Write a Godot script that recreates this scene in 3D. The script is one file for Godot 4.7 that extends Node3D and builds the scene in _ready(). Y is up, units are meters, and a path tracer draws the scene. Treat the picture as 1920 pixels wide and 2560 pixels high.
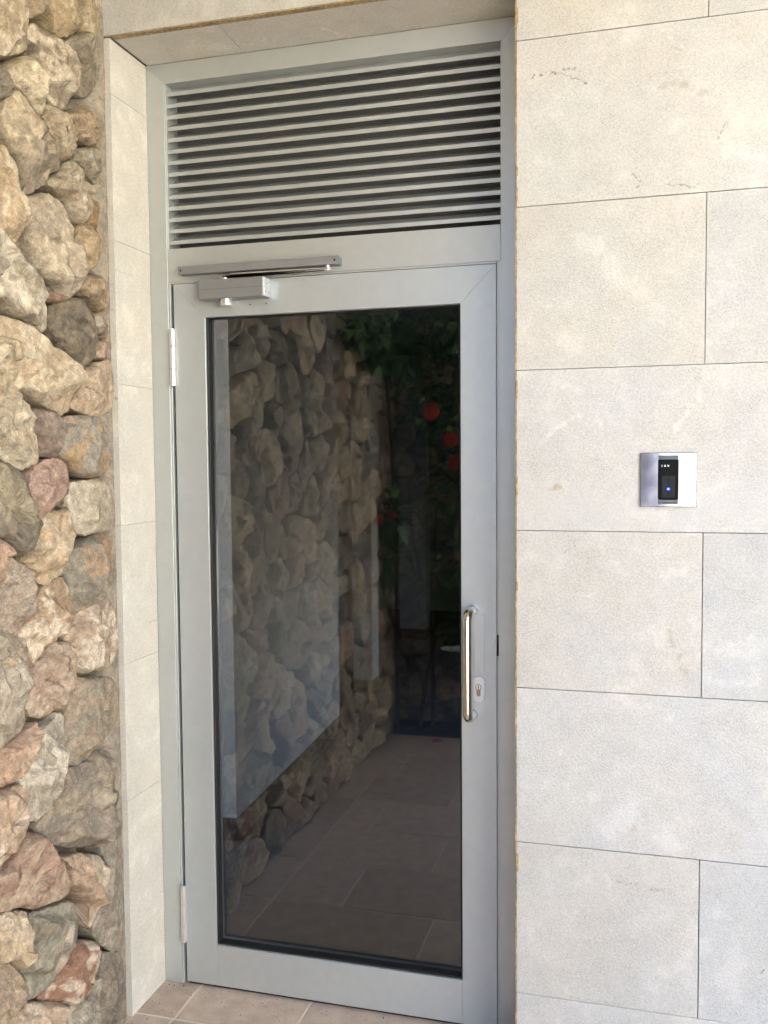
extends Node3D

# ---------------------------------------------------------------- measures (metres)
const WALL_LEFT := -1.1218      # face of the left door reveal
const FRAME_Z := -0.194         # front of the aluminium frame
const TOP_Y := 2.7937           # underside of the lintel
const ROCK_X := -1.122          # mean face of the rubble wall

var used := {}
var mat := {}
var noise_a := FastNoiseLite.new()
var noise_b := FastNoiseLite.new()
var rng := RandomNumberGenerator.new()

# ---------------------------------------------------------------- naming
func numbered(called: String) -> String:
	var n: int = used.get(called, 0)
	used[called] = n + 1
	return called if n == 0 else "%s_%03d" % [called, n]

func thing(called: String, label: String, category: String, at := Vector3.ZERO, group := "") -> Node3D:
	var o := Node3D.new()
	o.name = numbered(called)
	o.position = at
	add_child(o)
	o.set_meta("label", label)
	o.set_meta("category", category)
	o.set_meta("kind", "thing")
	if group != "":
		o.set_meta("group", group)
	return o

func part(called: String, mesh: Mesh, m: Material, parent: Node, at := Vector3.ZERO) -> MeshInstance3D:
	var o := MeshInstance3D.new()
	o.name = called
	o.mesh = mesh
	o.material_override = m
	o.position = at
	if parent == self:
		o.name = numbered(called)
	else:
		var k := 1
		while parent.has_node(NodePath(o.name)):
			o.name = "%s_%03d" % [called, k]
			k += 1
	parent.add_child(o, true)
	return o

func struct(called: String, mesh: Mesh, m: Material) -> MeshInstance3D:
	var o := part(called, mesh, m, self)
	o.set_meta("kind", "structure")
	return o

# ---------------------------------------------------------------- mesh helpers
func begin() -> SurfaceTool:
	var st := SurfaceTool.new()
	st.begin(Mesh.PRIMITIVE_TRIANGLES)
	return st

func uv_of(p: Vector3, n: Vector3) -> Vector2:
	var a := n.abs()
	if a.z >= a.x and a.z >= a.y:
		return Vector2(p.x, -p.y)
	if a.x >= a.y:
		return Vector2(p.z + 0.37, -p.y + 0.11)
	return Vector2(p.x + 0.19, p.z + 0.53)

func poly(st: SurfaceTool, pts: Array, n: Vector3, shift := Vector2.ZERO) -> void:
	n = n.normalized()
	for i in range(1, pts.size() - 1):
		var a: Vector3 = pts[0]
		var b: Vector3 = pts[i]
		var c: Vector3 = pts[i + 1]
		if (b - a).cross(c - a).dot(n) > 0.0:
			var t := b
			b = c
			c = t
		for p in [a, b, c]:
			st.set_normal(n)
			st.set_uv(uv_of(p, n) + shift)
			st.add_vertex(p)

func cbox(lo: Vector3, hi: Vector3, b := 0.001, shift := Vector2.ZERO, st: SurfaceTool = null) -> SurfaceTool:
	if st == null:
		st = begin()
	var e := Vector3(b, b, b)
	var corner := func(s: Vector3, ax: int) -> Vector3:
		var p := Vector3(lo.x if s.x < 0 else hi.x, lo.y if s.y < 0 else hi.y, lo.z if s.z < 0 else hi.z)
		for k in 3:
			if k != ax:
				p[k] -= s[k] * e[k]
		return p
	for ax in 3:
		var u := (ax + 1) % 3
		var v := (ax + 2) % 3
		for s in [-1.0, 1.0]:
			var q := []
			for c in [[-1.0, -1.0], [1.0, -1.0], [1.0, 1.0], [-1.0, 1.0]]:
				var sg := Vector3()
				sg[ax] = s
				sg[u] = c[0]
				sg[v] = c[1]
				q.append(corner.call(sg, ax))
			var n := Vector3()
			n[ax] = s
			poly(st, q, n, shift)
	for ax in 3:            # edges that run along ax
		var u := (ax + 1) % 3
		var v := (ax + 2) % 3
		for su in [-1.0, 1.0]:
			for sv in [-1.0, 1.0]:
				var s1 := Vector3()
				s1[ax] = -1.0
				s1[u] = su
				s1[v] = sv
				var s2 := s1
				s2[ax] = 1.0
				var n := Vector3()
				n[u] = su
				n[v] = sv
				poly(st, [corner.call(s1, u), corner.call(s2, u), corner.call(s2, v), corner.call(s1, v)], n, shift)
	for sx in [-1.0, 1.0]:
		for sy in [-1.0, 1.0]:
			for sz in [-1.0, 1.0]:
				var s := Vector3(sx, sy, sz)
				poly(st, [corner.call(s, 0), corner.call(s, 1), corner.call(s, 2)], s, shift)
	return st

func box_mesh(lo: Vector3, hi: Vector3, b := 0.001, shift := Vector2.ZERO) -> ArrayMesh:
	return cbox(lo, hi, b, shift).commit()

# a flat outline (x, y), extruded from z0 (back) to z1 (front, chamfered by b)
func prism(pts: PackedVector2Array, z0: float, z1: float, b := 0.0008, xf := Transform3D(), st: SurfaceTool = null, round_sides := false) -> SurfaceTool:
	if st == null:
		st = begin()
	if Geometry2D.is_polygon_clockwise(pts):
		pts.reverse()
	var n := pts.size()
	var inner := PackedVector2Array()
	var dirs := PackedVector2Array()
	for i in n:
		var d1 := (pts[i] - pts[(i + n - 1) % n]).normalized()
		var d2 := (pts[(i + 1) % n] - pts[i]).normalized()
		var n1 := Vector2(d1.y, -d1.x)
		var n2 := Vector2(d2.y, -d2.x)
		var m := (n1 + n2).normalized()
		dirs.append(m)
		inner.append(pts[i] - m * b / maxf(m.dot(n1), 0.3))
	var face := []
	var backf := []
	for i in n:
		face.append(xf * Vector3(inner[i].x, inner[i].y, z1))
		backf.append(xf * Vector3(pts[i].x, pts[i].y, z0))
	poly(st, face, xf.basis * Vector3(0, 0, 1))
	poly(st, backf, xf.basis * Vector3(0, 0, -1))
	for i in n:
		var j := (i + 1) % n
		var d := (pts[j] - pts[i]).normalized()
		var nn := Vector3(d.y, -d.x, 0)
		var a0 := xf * Vector3(pts[i].x, pts[i].y, z0)
		var b0 := xf * Vector3(pts[j].x, pts[j].y, z0)
		var a1 := xf * Vector3(pts[i].x, pts[i].y, z1 - b)
		var b1 := xf * Vector3(pts[j].x, pts[j].y, z1 - b)
		if round_sides:
			smooth_quad(st, [a0, b0, b1, a1], [xf.basis * Vector3(dirs[i].x, dirs[i].y, 0), xf.basis * Vector3(dirs[j].x, dirs[j].y, 0)])
		else:
			poly(st, [a0, b0, b1, a1], xf.basis * nn)
		poly(st, [a1, b1, face[j], face[i]], xf.basis * (nn + Vector3(0, 0, 1)))
	return st

func smooth_quad(st: SurfaceTool, q: Array, nn: Array) -> void:
	var ns := [nn[0], nn[1], nn[1], nn[0]]
	for t in [[0, 1, 2], [0, 2, 3]]:
		var a: Vector3 = q[t[0]]
		var b: Vector3 = q[t[1]]
		var c: Vector3 = q[t[2]]
		var order := [t[0], t[1], t[2]]
		if (b - a).cross(c - a).dot(nn[0]) > 0.0:
			order = [t[0], t[2], t[1]]
		for k in order:
			st.set_normal((ns[k] as Vector3).normalized())
			st.set_uv(uv_of(q[k], ns[k]))
			st.add_vertex(q[k])

func rect(x0: float, y0: float, x1: float, y1: float) -> PackedVector2Array:
	return PackedVector2Array([Vector2(x0, y0), Vector2(x1, y0), Vector2(x1, y1), Vector2(x0, y1)])

func capsule2d(cx: float, y0: float, y1: float, r: float, steps := 12) -> PackedVector2Array:
	var out := PackedVector2Array()
	for i in steps + 1:
		var a := PI * i / steps
		out.append(Vector2(cx + r * cos(a), y1 - r + r * sin(a)))
	for i in steps + 1:
		var a := PI + PI * i / steps
		out.append(Vector2(cx + r * cos(a), y0 + r + r * sin(a)))
	return out

func circle2d(cx: float, cy: float, r: float, steps := 20) -> PackedVector2Array:
	var out := PackedVector2Array()
	for i in steps:
		out.append(Vector2(cx + r * cos(TAU * i / steps), cy + r * sin(TAU * i / steps)))
	return out

# a round bar along a path; radii one per point; flatten squeezes it along `thin`
func tube(path: PackedVector3Array, radii: PackedFloat32Array, sides := 16, thin := Vector3.ZERO, k := 1.0, st: SurfaceTool = null) -> SurfaceTool:
	if st == null:
		st = begin()
	var rings := []
	var norms := []
	var side := Vector3.ZERO
	for i in path.size():
		var d := (path[mini(i + 1, path.size() - 1)] - path[maxi(i - 1, 0)]).normalized()
		if side == Vector3.ZERO:
			side = d.cross(Vector3(0.31, 0.2, 0.93)).normalized()
		side = (side - d * side.dot(d)).normalized()
		var up := d.cross(side)
		var r := []
		var nr := []
		for s in sides:
			var a := TAU * s / sides
			var v := side * cos(a) + up * sin(a)
			var w := v
			if thin != Vector3.ZERO:
				w = v - thin * v.dot(thin) * (1.0 - k)
				v = (v + thin * v.dot(thin) * (1.0 / k - 1.0)).normalized()
			r.append(path[i] + w * radii[i])
			nr.append(v)
		rings.append(r)
		norms.append(nr)
	for i in path.size() - 1:
		for s in sides:
			var t := (s + 1) % sides
			var q := [rings[i][s], rings[i][t], rings[i + 1][t], rings[i + 1][s]]
			var ns := [norms[i][s], norms[i][t], norms[i + 1][t], norms[i + 1][s]]
			for tr in [[0, 1, 2], [0, 2, 3]]:
				var a: Vector3 = q[tr[0]]
				var b: Vector3 = q[tr[1]]
				var c: Vector3 = q[tr[2]]
				var order := [tr[0], tr[1], tr[2]]
				if (b - a).cross(c - a).dot(ns[0]) > 0.0:
					order = [tr[0], tr[2], tr[1]]
				for o in order:
					st.set_normal(ns[o])
					st.set_uv(Vector2(0, 0))
					st.add_vertex(q[o])
	poly(st, rings[0], path[0] - path[1])
	poly(st, rings[path.size() - 1], path[path.size() - 1] - path[path.size() - 2])
	return st

# ---------------------------------------------------------------- textures
func field(kind: int, freq: float, octaves: int, sd: int, w: int, h: int) -> PackedByteArray:
	var f := FastNoiseLite.new()
	f.seed = sd
	f.noise_type = kind
	f.frequency = freq
	f.fractal_octaves = octaves
	if octaves <= 1:
		f.fractal_type = FastNoiseLite.FRACTAL_NONE
	return f.get_seamless_image(w, h, false, false, 0.08, true).get_data()

func stroke(data: PackedByteArray, w: int, h: int, pts: Array, width: float, col: Color, amount: float, sd: int) -> void:
	var r := RandomNumberGenerator.new()
	r.seed = sd
	var walk := Vector2.ZERO
	var skip := 0.0
	for k in pts.size() - 1:
		var a: Vector2 = pts[k]
		var b: Vector2 = pts[k + 1]
		var n := int(a.distance_to(b) * 1.4) + 1
		for i in n:
			walk = (walk + Vector2(r.randfn(), r.randfn()) * 0.9) * 0.9
			if r.randf() < 0.04:
				skip = 1.0
			skip *= 0.93
			if r.randf() < skip:
				continue
			var p := a.lerp(b, float(i) / n) + walk + Vector2(r.randf_range(-1, 1), r.randf_range(-1, 1)) * width * 0.9
			var rad := width * r.randf_range(0.2, 0.8)
			var am := amount * r.randf_range(0.25, 1.0)
			for yy in range(int(p.y - rad), int(p.y + rad) + 1):
				for xx in range(int(p.x - rad), int(p.x + rad) + 1):
					if xx < 0 or yy < 0 or xx >= w or yy >= h:
						continue
					var q := (yy * w + xx) * 3
					data[q] = int(lerpf(data[q], col.r * 255.0, am))
					data[q + 1] = int(lerpf(data[q + 1], col.g * 255.0, am))
					data[q + 2] = int(lerpf(data[q + 2], col.b * 255.0, am))

const LIME_W := 1024
const LIME_H := 2048
func lime_px(x: float, y: float) -> Vector2:
	return Vector2((x + 0.1) / 1.43 * LIME_W, (3.05 - y) / 2.87 * LIME_H)

func limestone() -> void:
	var w := LIME_W
	var h := LIME_H
	var big := field(FastNoiseLite.TYPE_SIMPLEX_SMOOTH, 0.0035, 4, 11, w, h)
	var mid := field(FastNoiseLite.TYPE_SIMPLEX_SMOOTH, 0.016, 4, 12, w, h)
	var fine := field(FastNoiseLite.TYPE_SIMPLEX, 0.36, 2, 13, w, h)
	var grain := field(FastNoiseLite.TYPE_VALUE, 0.48, 1, 14, w, h)
	var warm := field(FastNoiseLite.TYPE_SIMPLEX_SMOOTH, 0.006, 3, 15, w, h)
	var rgb := PackedByteArray()
	rgb.resize(w * h * 3)
	var bump := PackedByteArray()
	bump.resize(w * h)
	for i in w * h:
		var b := big[i] / 255.0 - 0.5
		var m := mid[i] / 255.0 - 0.5
		var f := fine[i] / 255.0 - 0.5
		var g := grain[i] / 255.0 - 0.5
		var t := warm[i] / 255.0 - 0.5
		var v := 1.0 + 0.05 * b + 0.04 * m + 0.10 * f + 0.09 * g
		var chalk := clampf((m + 0.6 * b - 0.22) * 7.0, 0.0, 1.0)
		v += 0.025 * chalk
		var pit := clampf((-f - 0.31) * 9.0, 0.0, 1.0) * clampf(0.35 - 1.4 * m, 0.0, 1.0)
		v -= 0.30 * pit
		var tw := 0.018 * t
		rgb[i * 3] = int(clampf(LIME.r * v * (1.0 + tw), 0.0, 1.0) * 255.0)
		rgb[i * 3 + 1] = int(clampf(LIME.g * v, 0.0, 1.0) * 255.0)
		rgb[i * 3 + 2] = int(clampf(LIME.b * v * (1.0 - tw * 1.5 - 0.05 * pit), 0.0, 1.0) * 255.0)
		bump[i] = int(clampf(0.55 + 0.30 * f + 0.35 * g + 0.22 * m - 0.45 * pit, 0.0, 1.0) * 255.0)
	# the marks of these very slabs: cracks, a rusty streak, chalky veins
	var dark := Color(0.36, 0.33, 0.29)
	var line := func(pts: Array) -> Array:
		var o := []
		for k in range(0, pts.size(), 2):
			o.append(lime_px(pts[k], pts[k + 1]))
		return o
	stroke(rgb, w, h, line.call([0.037, 2.548, 0.065, 2.553, 0.09, 2.551, 0.119, 2.546, 0.143, 2.534, 0.167, 2.523]), 1.1, dark, 0.45, 1)
	stroke(rgb, w, h, line.call([0.10, 2.556, 0.13, 2.558, 0.16, 2.548]), 1.6, dark, 0.14, 2)
	stroke(rgb, w, h, line.call([0.275, 2.298, 0.285, 2.285, 0.298, 2.272]), 1.0, dark, 0.25, 3)
	stroke(rgb, w, h, line.call([0.355, 2.266, 0.39, 2.262, 0.429, 2.258]), 1.0, dark, 0.2, 4)
	stroke(rgb, w, h, line.call([0.337, 2.497, 0.38, 2.492, 0.42, 2.478, 0.455, 2.466]), 6.0, Color(0.60, 0.57, 0.52), 0.06, 5)
	stroke(rgb, w, h, line.call([0.49, 2.40, 0.475, 2.375, 0.46, 2.36]), 1.2, dark, 0.15, 6)
	stroke(rgb, w, h, line.call([0.45, 1.83, 0.43, 1.77, 0.41, 1.72, 0.37, 1.68]), 4.0, Color(0.83, 0.825, 0.81), 0.30, 7)
	stroke(rgb, w, h, line.call([0.06, 1.66, 0.10, 1.70, 0.16, 1.73]), 3.5, Color(0.83, 0.825, 0.81), 0.28, 8)
	stroke(rgb, w, h, line.call([0.08, 1.545, 0.10, 1.548, 0.115, 1.54]), 5.0, Color(0.62, 0.54, 0.42), 0.10, 9)
	stroke(rgb, w, h, line.call([0.375, 1.22, 0.37, 1.19, 0.395, 1.13, 0.415, 1.07]), 4.0, Color(0.62, 0.55, 0.44), 0.10, 10)
	stroke(rgb, w, h, line.call([0.28, 0.70, 0.30, 0.705]), 5.0, Color(0.72, 0.60, 0.50), 0.12, 11)
	stroke(rgb, w, h, line.call([0.50, 1.23, 0.51, 1.215]), 2.5, dark, 0.45, 12)
	stroke(rgb, w, h, line.call([0.225, 0.58, 0.235, 0.545]), 4.0, Color(0.84, 0.835, 0.82), 0.22, 13)
	stroke(rgb, w, h, line.call([0.11, 0.885, 0.112, 0.87]), 3.0, Color(0.85, 0.845, 0.83), 0.3, 14)
	stroke(rgb, w, h, line.call([0.50, 2.16, 0.53, 2.08, 0.55, 1.98, 0.56, 1.90]), 12.0, Color(0.80, 0.78, 0.755), 0.05, 15)
	stroke(rgb, w, h, line.call([0.05, 1.93, 0.12, 1.98, 0.2, 1.99]), 10.0, Color(0.80, 0.78, 0.755), 0.05, 16)
	# light scratches and chalky veins
	var sr := RandomNumberGenerator.new()
	sr.seed = 77
	for k in 34:
		var p := Vector2(sr.randf_range(60, w - 60), sr.randf_range(40, h - 40))
		var a := sr.randf_range(-0.9, 0.9)
		var l := sr.randf_range(14, 110)
		var q := p + Vector2(cos(a), sin(a)) * l
		stroke(rgb, w, h, [p, p.lerp(q, 0.5) + Vector2(sr.randf_range(-9, 9), sr.randf_range(-9, 9)), q], sr.randf_range(0.9, 2.6), Color(0.84, 0.835, 0.82) if k % 4 != 0 else Color(0.50, 0.47, 0.42), sr.randf_range(0.12, 0.30), 200 + k)
	lime_albedo = ImageTexture.create_from_image(Image.create_from_data(w, h, false, Image.FORMAT_RGB8, rgb))
	lime_bump = ImageTexture.create_from_image(Image.create_from_data(w, h, false, Image.FORMAT_L8, bump))

var lime_albedo: ImageTexture
var lime_bump: ImageTexture

func lime_mat(tint: Color) -> StandardMaterial3D:
	var m := StandardMaterial3D.new()
	m.albedo_color = tint
	m.albedo_texture = lime_albedo
	m.roughness = 0.9
	m.metallic_specular = 0.3
	m.uv1_scale = Vector3(1.0 / 1.43, 1.0 / 2.87, 1)
	m.uv1_offset = Vector3(0.1 / 1.43, 3.05 / 2.87, 0)
	m.heightmap_enabled = true
	m.heightmap_texture = lime_bump
	m.heightmap_scale = 0.08
	return m

# fine mottling for rock, multiplied by the colour that each stone carries
func rock_texture() -> Array:
	var w := 1024
	var a := field(FastNoiseLite.TYPE_SIMPLEX_SMOOTH, 0.010, 5, 31, w, w)
	var b := field(FastNoiseLite.TYPE_SIMPLEX_SMOOTH, 0.035, 4, 32, w, w)
	var c := field(FastNoiseLite.TYPE_CELLULAR, 0.05, 2, 33, w, w)
	var d := field(FastNoiseLite.TYPE_VALUE, 0.33, 2, 34, w, w)
	var e := field(FastNoiseLite.TYPE_SIMPLEX_SMOOTH, 0.018, 3, 35, w, w)
	var rgb := PackedByteArray()
	rgb.resize(w * w * 3)
	var bump := PackedByteArray()
	bump.resize(w * w)
	for i in w * w:
		var va := a[i] / 255.0 - 0.5
		var vb := b[i] / 255.0 - 0.5
		var vc := c[i] / 255.0
		var vd := d[i] / 255.0 - 0.5
		var ve := e[i] / 255.0 - 0.5
		var v := 0.83 + 0.24 * va + 0.13 * vb + 0.11 * vd
		var fleck := clampf((vb + 0.5 * vd - 0.20) * 6.0, 0.0, 1.0) * clampf(0.4 + 2.5 * ve, 0.0, 1.0)
		v += 0.20 * fleck
		var hole := clampf((-vb - 0.3 + 0.3 * vd) * 10.0, 0.0, 1.0) * clampf(-2.0 * ve, 0.0, 1.0)
		v -= 0.35 * hole
		rgb[i * 3] = int(clampf(v * (1.0 + 0.07 * ve), 0.0, 1.0) * 255.0)
		rgb[i * 3 + 1] = int(clampf(v, 0.0, 1.0) * 255.0)
		rgb[i * 3 + 2] = int(clampf(v * (1.0 - 0.10 * ve + 0.06 * fleck), 0.0, 1.0) * 255.0)
		bump[i] = int(clampf(0.5 + 0.5 * va + 0.28 * vb + 0.14 * vd + 0.10 * (vc - 0.5) - 0.4 * hole, 0.0, 1.0) * 255.0)
	return [ImageTexture.create_from_image(Image.create_from_data(w, w, false, Image.FORMAT_RGB8, rgb)), ImageTexture.create_from_image(Image.create_from_data(w, w, false, Image.FORMAT_L8, bump))]

func speckle(base: Color, amount: float, freq: float, sd: int, w := 512) -> ImageTexture:
	var a := field(FastNoiseLite.TYPE_SIMPLEX, freq, 3, sd, w, w)
	var b := field(FastNoiseLite.TYPE_SIMPLEX_SMOOTH, 0.012, 3, sd + 1, w, w)
	var rgb := PackedByteArray()
	rgb.resize(w * w * 3)
	for i in w * w:
		var v := 1.0 + amount * (a[i] / 255.0 - 0.5) * 2.0 + amount * 0.7 * (b[i] / 255.0 - 0.5) * 2.0
		rgb[i * 3] = int(clampf(base.r * v, 0, 1) * 255.0)
		rgb[i * 3 + 1] = int(clampf(base.g * v, 0, 1) * 255.0)
		rgb[i * 3 + 2] = int(clampf(base.b * v, 0, 1) * 255.0)
	return ImageTexture.create_from_image(Image.create_from_data(w, w, false, Image.FORMAT_RGB8, rgb))

func grey_noise(freq: float, oct: int, sd: int, lo: float, hi: float, w := 512) -> ImageTexture:
	var a := field(FastNoiseLite.TYPE_SIMPLEX, freq, oct, sd, w, w)
	for i in a.size():
		a[i] = int(lerpf(lo, hi, a[i] / 255.0) * 255.0)
	return ImageTexture.create_from_image(Image.create_from_data(w, w, false, Image.FORMAT_L8, a))

func flat(c: Color, rough := 0.7, metal := 0.0) -> StandardMaterial3D:
	var m := StandardMaterial3D.new()
	m.albedo_color = c
	m.roughness = rough
	m.metallic = metal
	return m

func tri(m: StandardMaterial3D, metres: float) -> StandardMaterial3D:
	m.uv1_triplanar = true
	m.uv1_world_triplanar = true
	m.uv1_scale = Vector3.ONE / metres
	return m

# ---------------------------------------------------------------- rubble
# outline: (u along the wall, v up); place turns (u, v, outwards) into the scene
func smooth_outline(src: PackedVector2Array, count: int, ragged: float, sd: int) -> PackedVector2Array:
	var p := src
	for pass_no in 2:
		var q := PackedVector2Array()
		for i in p.size():
			var a := p[i]
			var b := p[(i + 1) % p.size()]
			q.append(a.lerp(b, 0.13))
			q.append(a.lerp(b, 0.87))
		p = q
	var total := 0.0
	for i in p.size():
		total += p[i].distance_to(p[(i + 1) % p.size()])
	var out := PackedVector2Array()
	var step := total / count
	var want := 0.0
	var run := 0.0
	for i in p.size():
		var a := p[i]
		var b := p[(i + 1) % p.size()]
		var l := a.distance_to(b)
		while want < run + l and out.size() < count:
			out.append(a.lerp(b, (want - run) / maxf(l, 1e-6)))
			want += step
		run += l
	var mid := Vector2.ZERO
	for q in out:
		mid += q
	mid /= out.size()
	for i in out.size():
		var k := noise_b.get_noise_3d(out[i].x * 55.0, out[i].y * 55.0, sd) + 0.7 * noise_b.get_noise_3d(out[i].x * 130.0, out[i].y * 130.0, sd + 5.0)
		out[i] += (out[i] - mid).normalized() * k * ragged
	return out

func rock_mesh(src: PackedVector2Array, high: float, c1: Color, c2: Color, amt: float, place: Transform3D, sd: int, count: int, near_edge: bool) -> ArrayMesh:
	var r := RandomNumberGenerator.new()
	r.seed = 7919 * sd + 13
	var out := smooth_outline(src, count, 0.0042, sd)
	if near_edge:
		var mid0 := Vector2.ZERO
		for q in out:
			mid0 += q
		mid0 /= out.size()
		for i in out.size():
			out[i] += (out[i] - mid0).normalized() * 0.0015
	var n := out.size()
	var c := Vector2.ZERO
	for q in out:
		c += q
	c /= n
	var rad := 0.0
	for q in out:
		rad += q.distance_to(c)
	rad /= n
	# broken faces: the stone is cut by a few tilted planes
	var planes := []
	for k in 7:
		var a := r.randf_range(0, TAU)
		var s := r.randf_range(0.4, 1.8)
		# a chip that starts somewhere between the middle and the rim
		planes.append([Vector2(cos(a), sin(a)) * s, high + s * rad * r.randf_range(0.35, 0.85)])
	planes.append([Vector2(r.randf_range(-0.22, 0.22), r.randf_range(-0.22, 0.22)), high])
	planes.append([Vector2(r.randf_range(-0.35, 0.35), r.randf_range(-0.35, 0.35)), high * 1.12])
	# small spalled patches, each with a plane of its own
	var chips := []
	for k in 16:
		var a := r.randf_range(0, TAU)
		var q := c + Vector2(cos(a), sin(a)) * rad * sqrt(r.randf()) * 1.1
		chips.append([q, Vector2(r.randf_range(-0.32, 0.32), r.randf_range(-0.32, 0.32)), r.randf_range(-0.0045, 0.0045)])
	var rings := [[0.92, -0.11], [0.97, -0.05], [1.0, -0.012], [1.0, 0.0]]
	for s in ([0.975, 0.945, 0.905, 0.855, 0.80, 0.74, 0.68, 0.61, 0.54, 0.47, 0.40, 0.32, 0.24, 0.16, 0.08] if count > 32 else [0.94, 0.85, 0.72, 0.55, 0.35, 0.15]):
		rings.append([s, 1.0])
	var vs := PackedVector3Array()
	var cs := PackedColorArray()
	var uvs := PackedVector2Array()
	var shift := Vector2(r.randf(), r.randf())
	var turn := r.randf_range(0, TAU)
	var l1 := c1.srgb_to_linear()
	var l2 := c2.srgb_to_linear()
	var wide := clampf(rad * 0.22, 0.006, 0.015)
	var put := func(p: Vector2, h: float) -> void:
		var near := 1.0
		if near_edge:
			near = clampf((p.x - 0.035) / 0.11, 0.06, 1.0)
		if h > 0.0:
			h *= near
		vs.append(place * Vector3(p.x, p.y, h))
		uvs.append(((p + (p - c).normalized() * (high - h)) * 3.0).rotated(turn) + shift)
		var m := noise_a.get_noise_3d(p.x * 9.0 + sd * 3.1, p.y * 9.0, sd * 1.7) + 0.45 * noise_b.get_noise_3d(p.x * 34.0, p.y * 34.0, sd * 2.3)
		var t := smoothstep(0.30 - amt * 0.7, 0.50 - amt * 0.7, m)
		var col := l1.lerp(l2, t)
		var stain := smoothstep(0.10, 0.5, noise_a.get_noise_3d(p.x * 16.0 + 40.0, p.y * 16.0, sd * 4.1))
		col = col.lerp(Color(0.30, 0.20, 0.105), stain * 0.22)
		col *= 1.0 + 0.22 * noise_b.get_noise_3d(p.x * 20.0, p.y * 20.0, sd * 5.0)
		cs.append(Color(col.r, col.g, col.b, 1))
	for ring in rings:
		var s: float = ring[0]
		for i in n:
			var p := c + (out[i] - c) * s
			var h: float = ring[1]
			if h == 1.0:
				var d := (1.0 - s) * out[i].distance_to(c)
				h = 10.0
				for q in planes:
					h = minf(h, q[1] - (q[0] as Vector2).dot(p - c))
				var near_c = chips[0]
				for q in chips:
					if (q[0] as Vector2).distance_squared_to(p) < (near_c[0] as Vector2).distance_squared_to(p):
						near_c = q
				h += near_c[2] + (near_c[1] as Vector2).dot(p - near_c[0])
				h = maxf(h, 0.15 * high)
				h *= 1.0 - pow(1.0 - clampf(d / wide, 0.0, 1.0), 2.3)
				h += (0.0035 * noise_b.get_noise_3d(p.x * 15.0, p.y * 15.0, sd) + 0.0030 * noise_b.get_noise_3d(p.x * 48.0, p.y * 48.0, sd + 9.0)) * clampf(d / wide, 0.0, 1.0)
			put.call(p, h)
	var hc := 10.0
	for q in planes:
		hc = minf(hc, q[1])
	put.call(c, hc)
	var idx := PackedInt32Array()
	var k_r := rings.size()
	for k in k_r - 1:
		for i in n:
			var j := (i + 1) % n
			idx.append_array([k * n + i, k * n + j, (k + 1) * n + j, k * n + i, (k + 1) * n + j, (k + 1) * n + i])
	for i in n:
		idx.append_array([(k_r - 1) * n + i, (k_r - 1) * n + (i + 1) % n, k_r * n])
	var ns := PackedVector3Array()
	ns.resize(vs.size())
	for t in range(0, idx.size(), 3):
		var f := (vs[idx[t + 1]] - vs[idx[t]]).cross(vs[idx[t + 2]] - vs[idx[t]])
		for o in 3:
			ns[idx[t + o]] += f
	var up := place.basis * Vector3(0, 0, 1)
	var flip := ns[ns.size() - 1].dot(up) < 0.0
	for i in ns.size():
		ns[i] = (-ns[i] if flip else ns[i]).normalized()
	if not flip:     # clockwise fronts
		for t in range(0, idx.size(), 3):
			var o := idx[t + 1]
			idx[t + 1] = idx[t + 2]
			idx[t + 2] = o
	var arr := []
	arr.resize(Mesh.ARRAY_MAX)
	arr[Mesh.ARRAY_VERTEX] = vs
	arr[Mesh.ARRAY_NORMAL] = ns
	arr[Mesh.ARRAY_COLOR] = cs
	arr[Mesh.ARRAY_TEX_UV] = uvs
	arr[Mesh.ARRAY_INDEX] = idx
	var mesh := ArrayMesh.new()
	mesh.add_surface_from_arrays(Mesh.PRIMITIVE_TRIANGLES, arr)
	return mesh

# the cell of seed k among all seeds, cut from a rectangle
func cell(seeds: PackedVector2Array, k: int, bounds: Rect2, sizes: PackedFloat32Array) -> PackedVector2Array:
	var p := rect(bounds.position.x, bounds.position.y, bounds.end.x, bounds.end.y)
	var a := seeds[k]
	for j in seeds.size():
		if j == k or seeds[j].distance_to(a) > 0.7:
			continue
		var m := a.lerp(seeds[j], sizes[k] / (sizes[k] + sizes[j]))
		var d := (seeds[j] - a).normalized().rotated(0.35 * sin(float(mini(j, k) * 13 + maxi(j, k) * 7)))
		var q := PackedVector2Array()
		for i in p.size():
			var s := p[i]
			var e := p[(i + 1) % p.size()]
			var ds := (s - m).dot(d)
			var de := (e - m).dot(d)
			if ds <= 0.0:
				q.append(s)
			if ds * de < 0.0:
				q.append(s.lerp(e, ds / (ds - de)))
		p = q
		if p.size() < 3:
			break
	return p

const PALETTE := [["bea578", "d8c298"], ["c3ab7c", "e0cda2"], ["9e8e72", "d2bb8c"], ["af9a74", "8a8068"], ["d0b080", "e4d0a6"], ["c49478", "b98a7c"], ["7c7460", "a49870"], ["dab47c", "ecd2a4"], ["96907a", "c8986a"], ["b89c7a", "9c947a"], ["d09c74", "d8b08c"], ["b0a082", "e2d6b8"]]

func rock_colour(hex: String) -> Color:
	var c := Color(hex)
	var g := (c.r + c.g + c.b) / 3.0
	return (c.lerp(Color(g, g * 0.975, g * 0.93), 0.46) * ROCK_GAIN).lerp(Color(0.76, 0.69, 0.60), 0.20)

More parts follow.
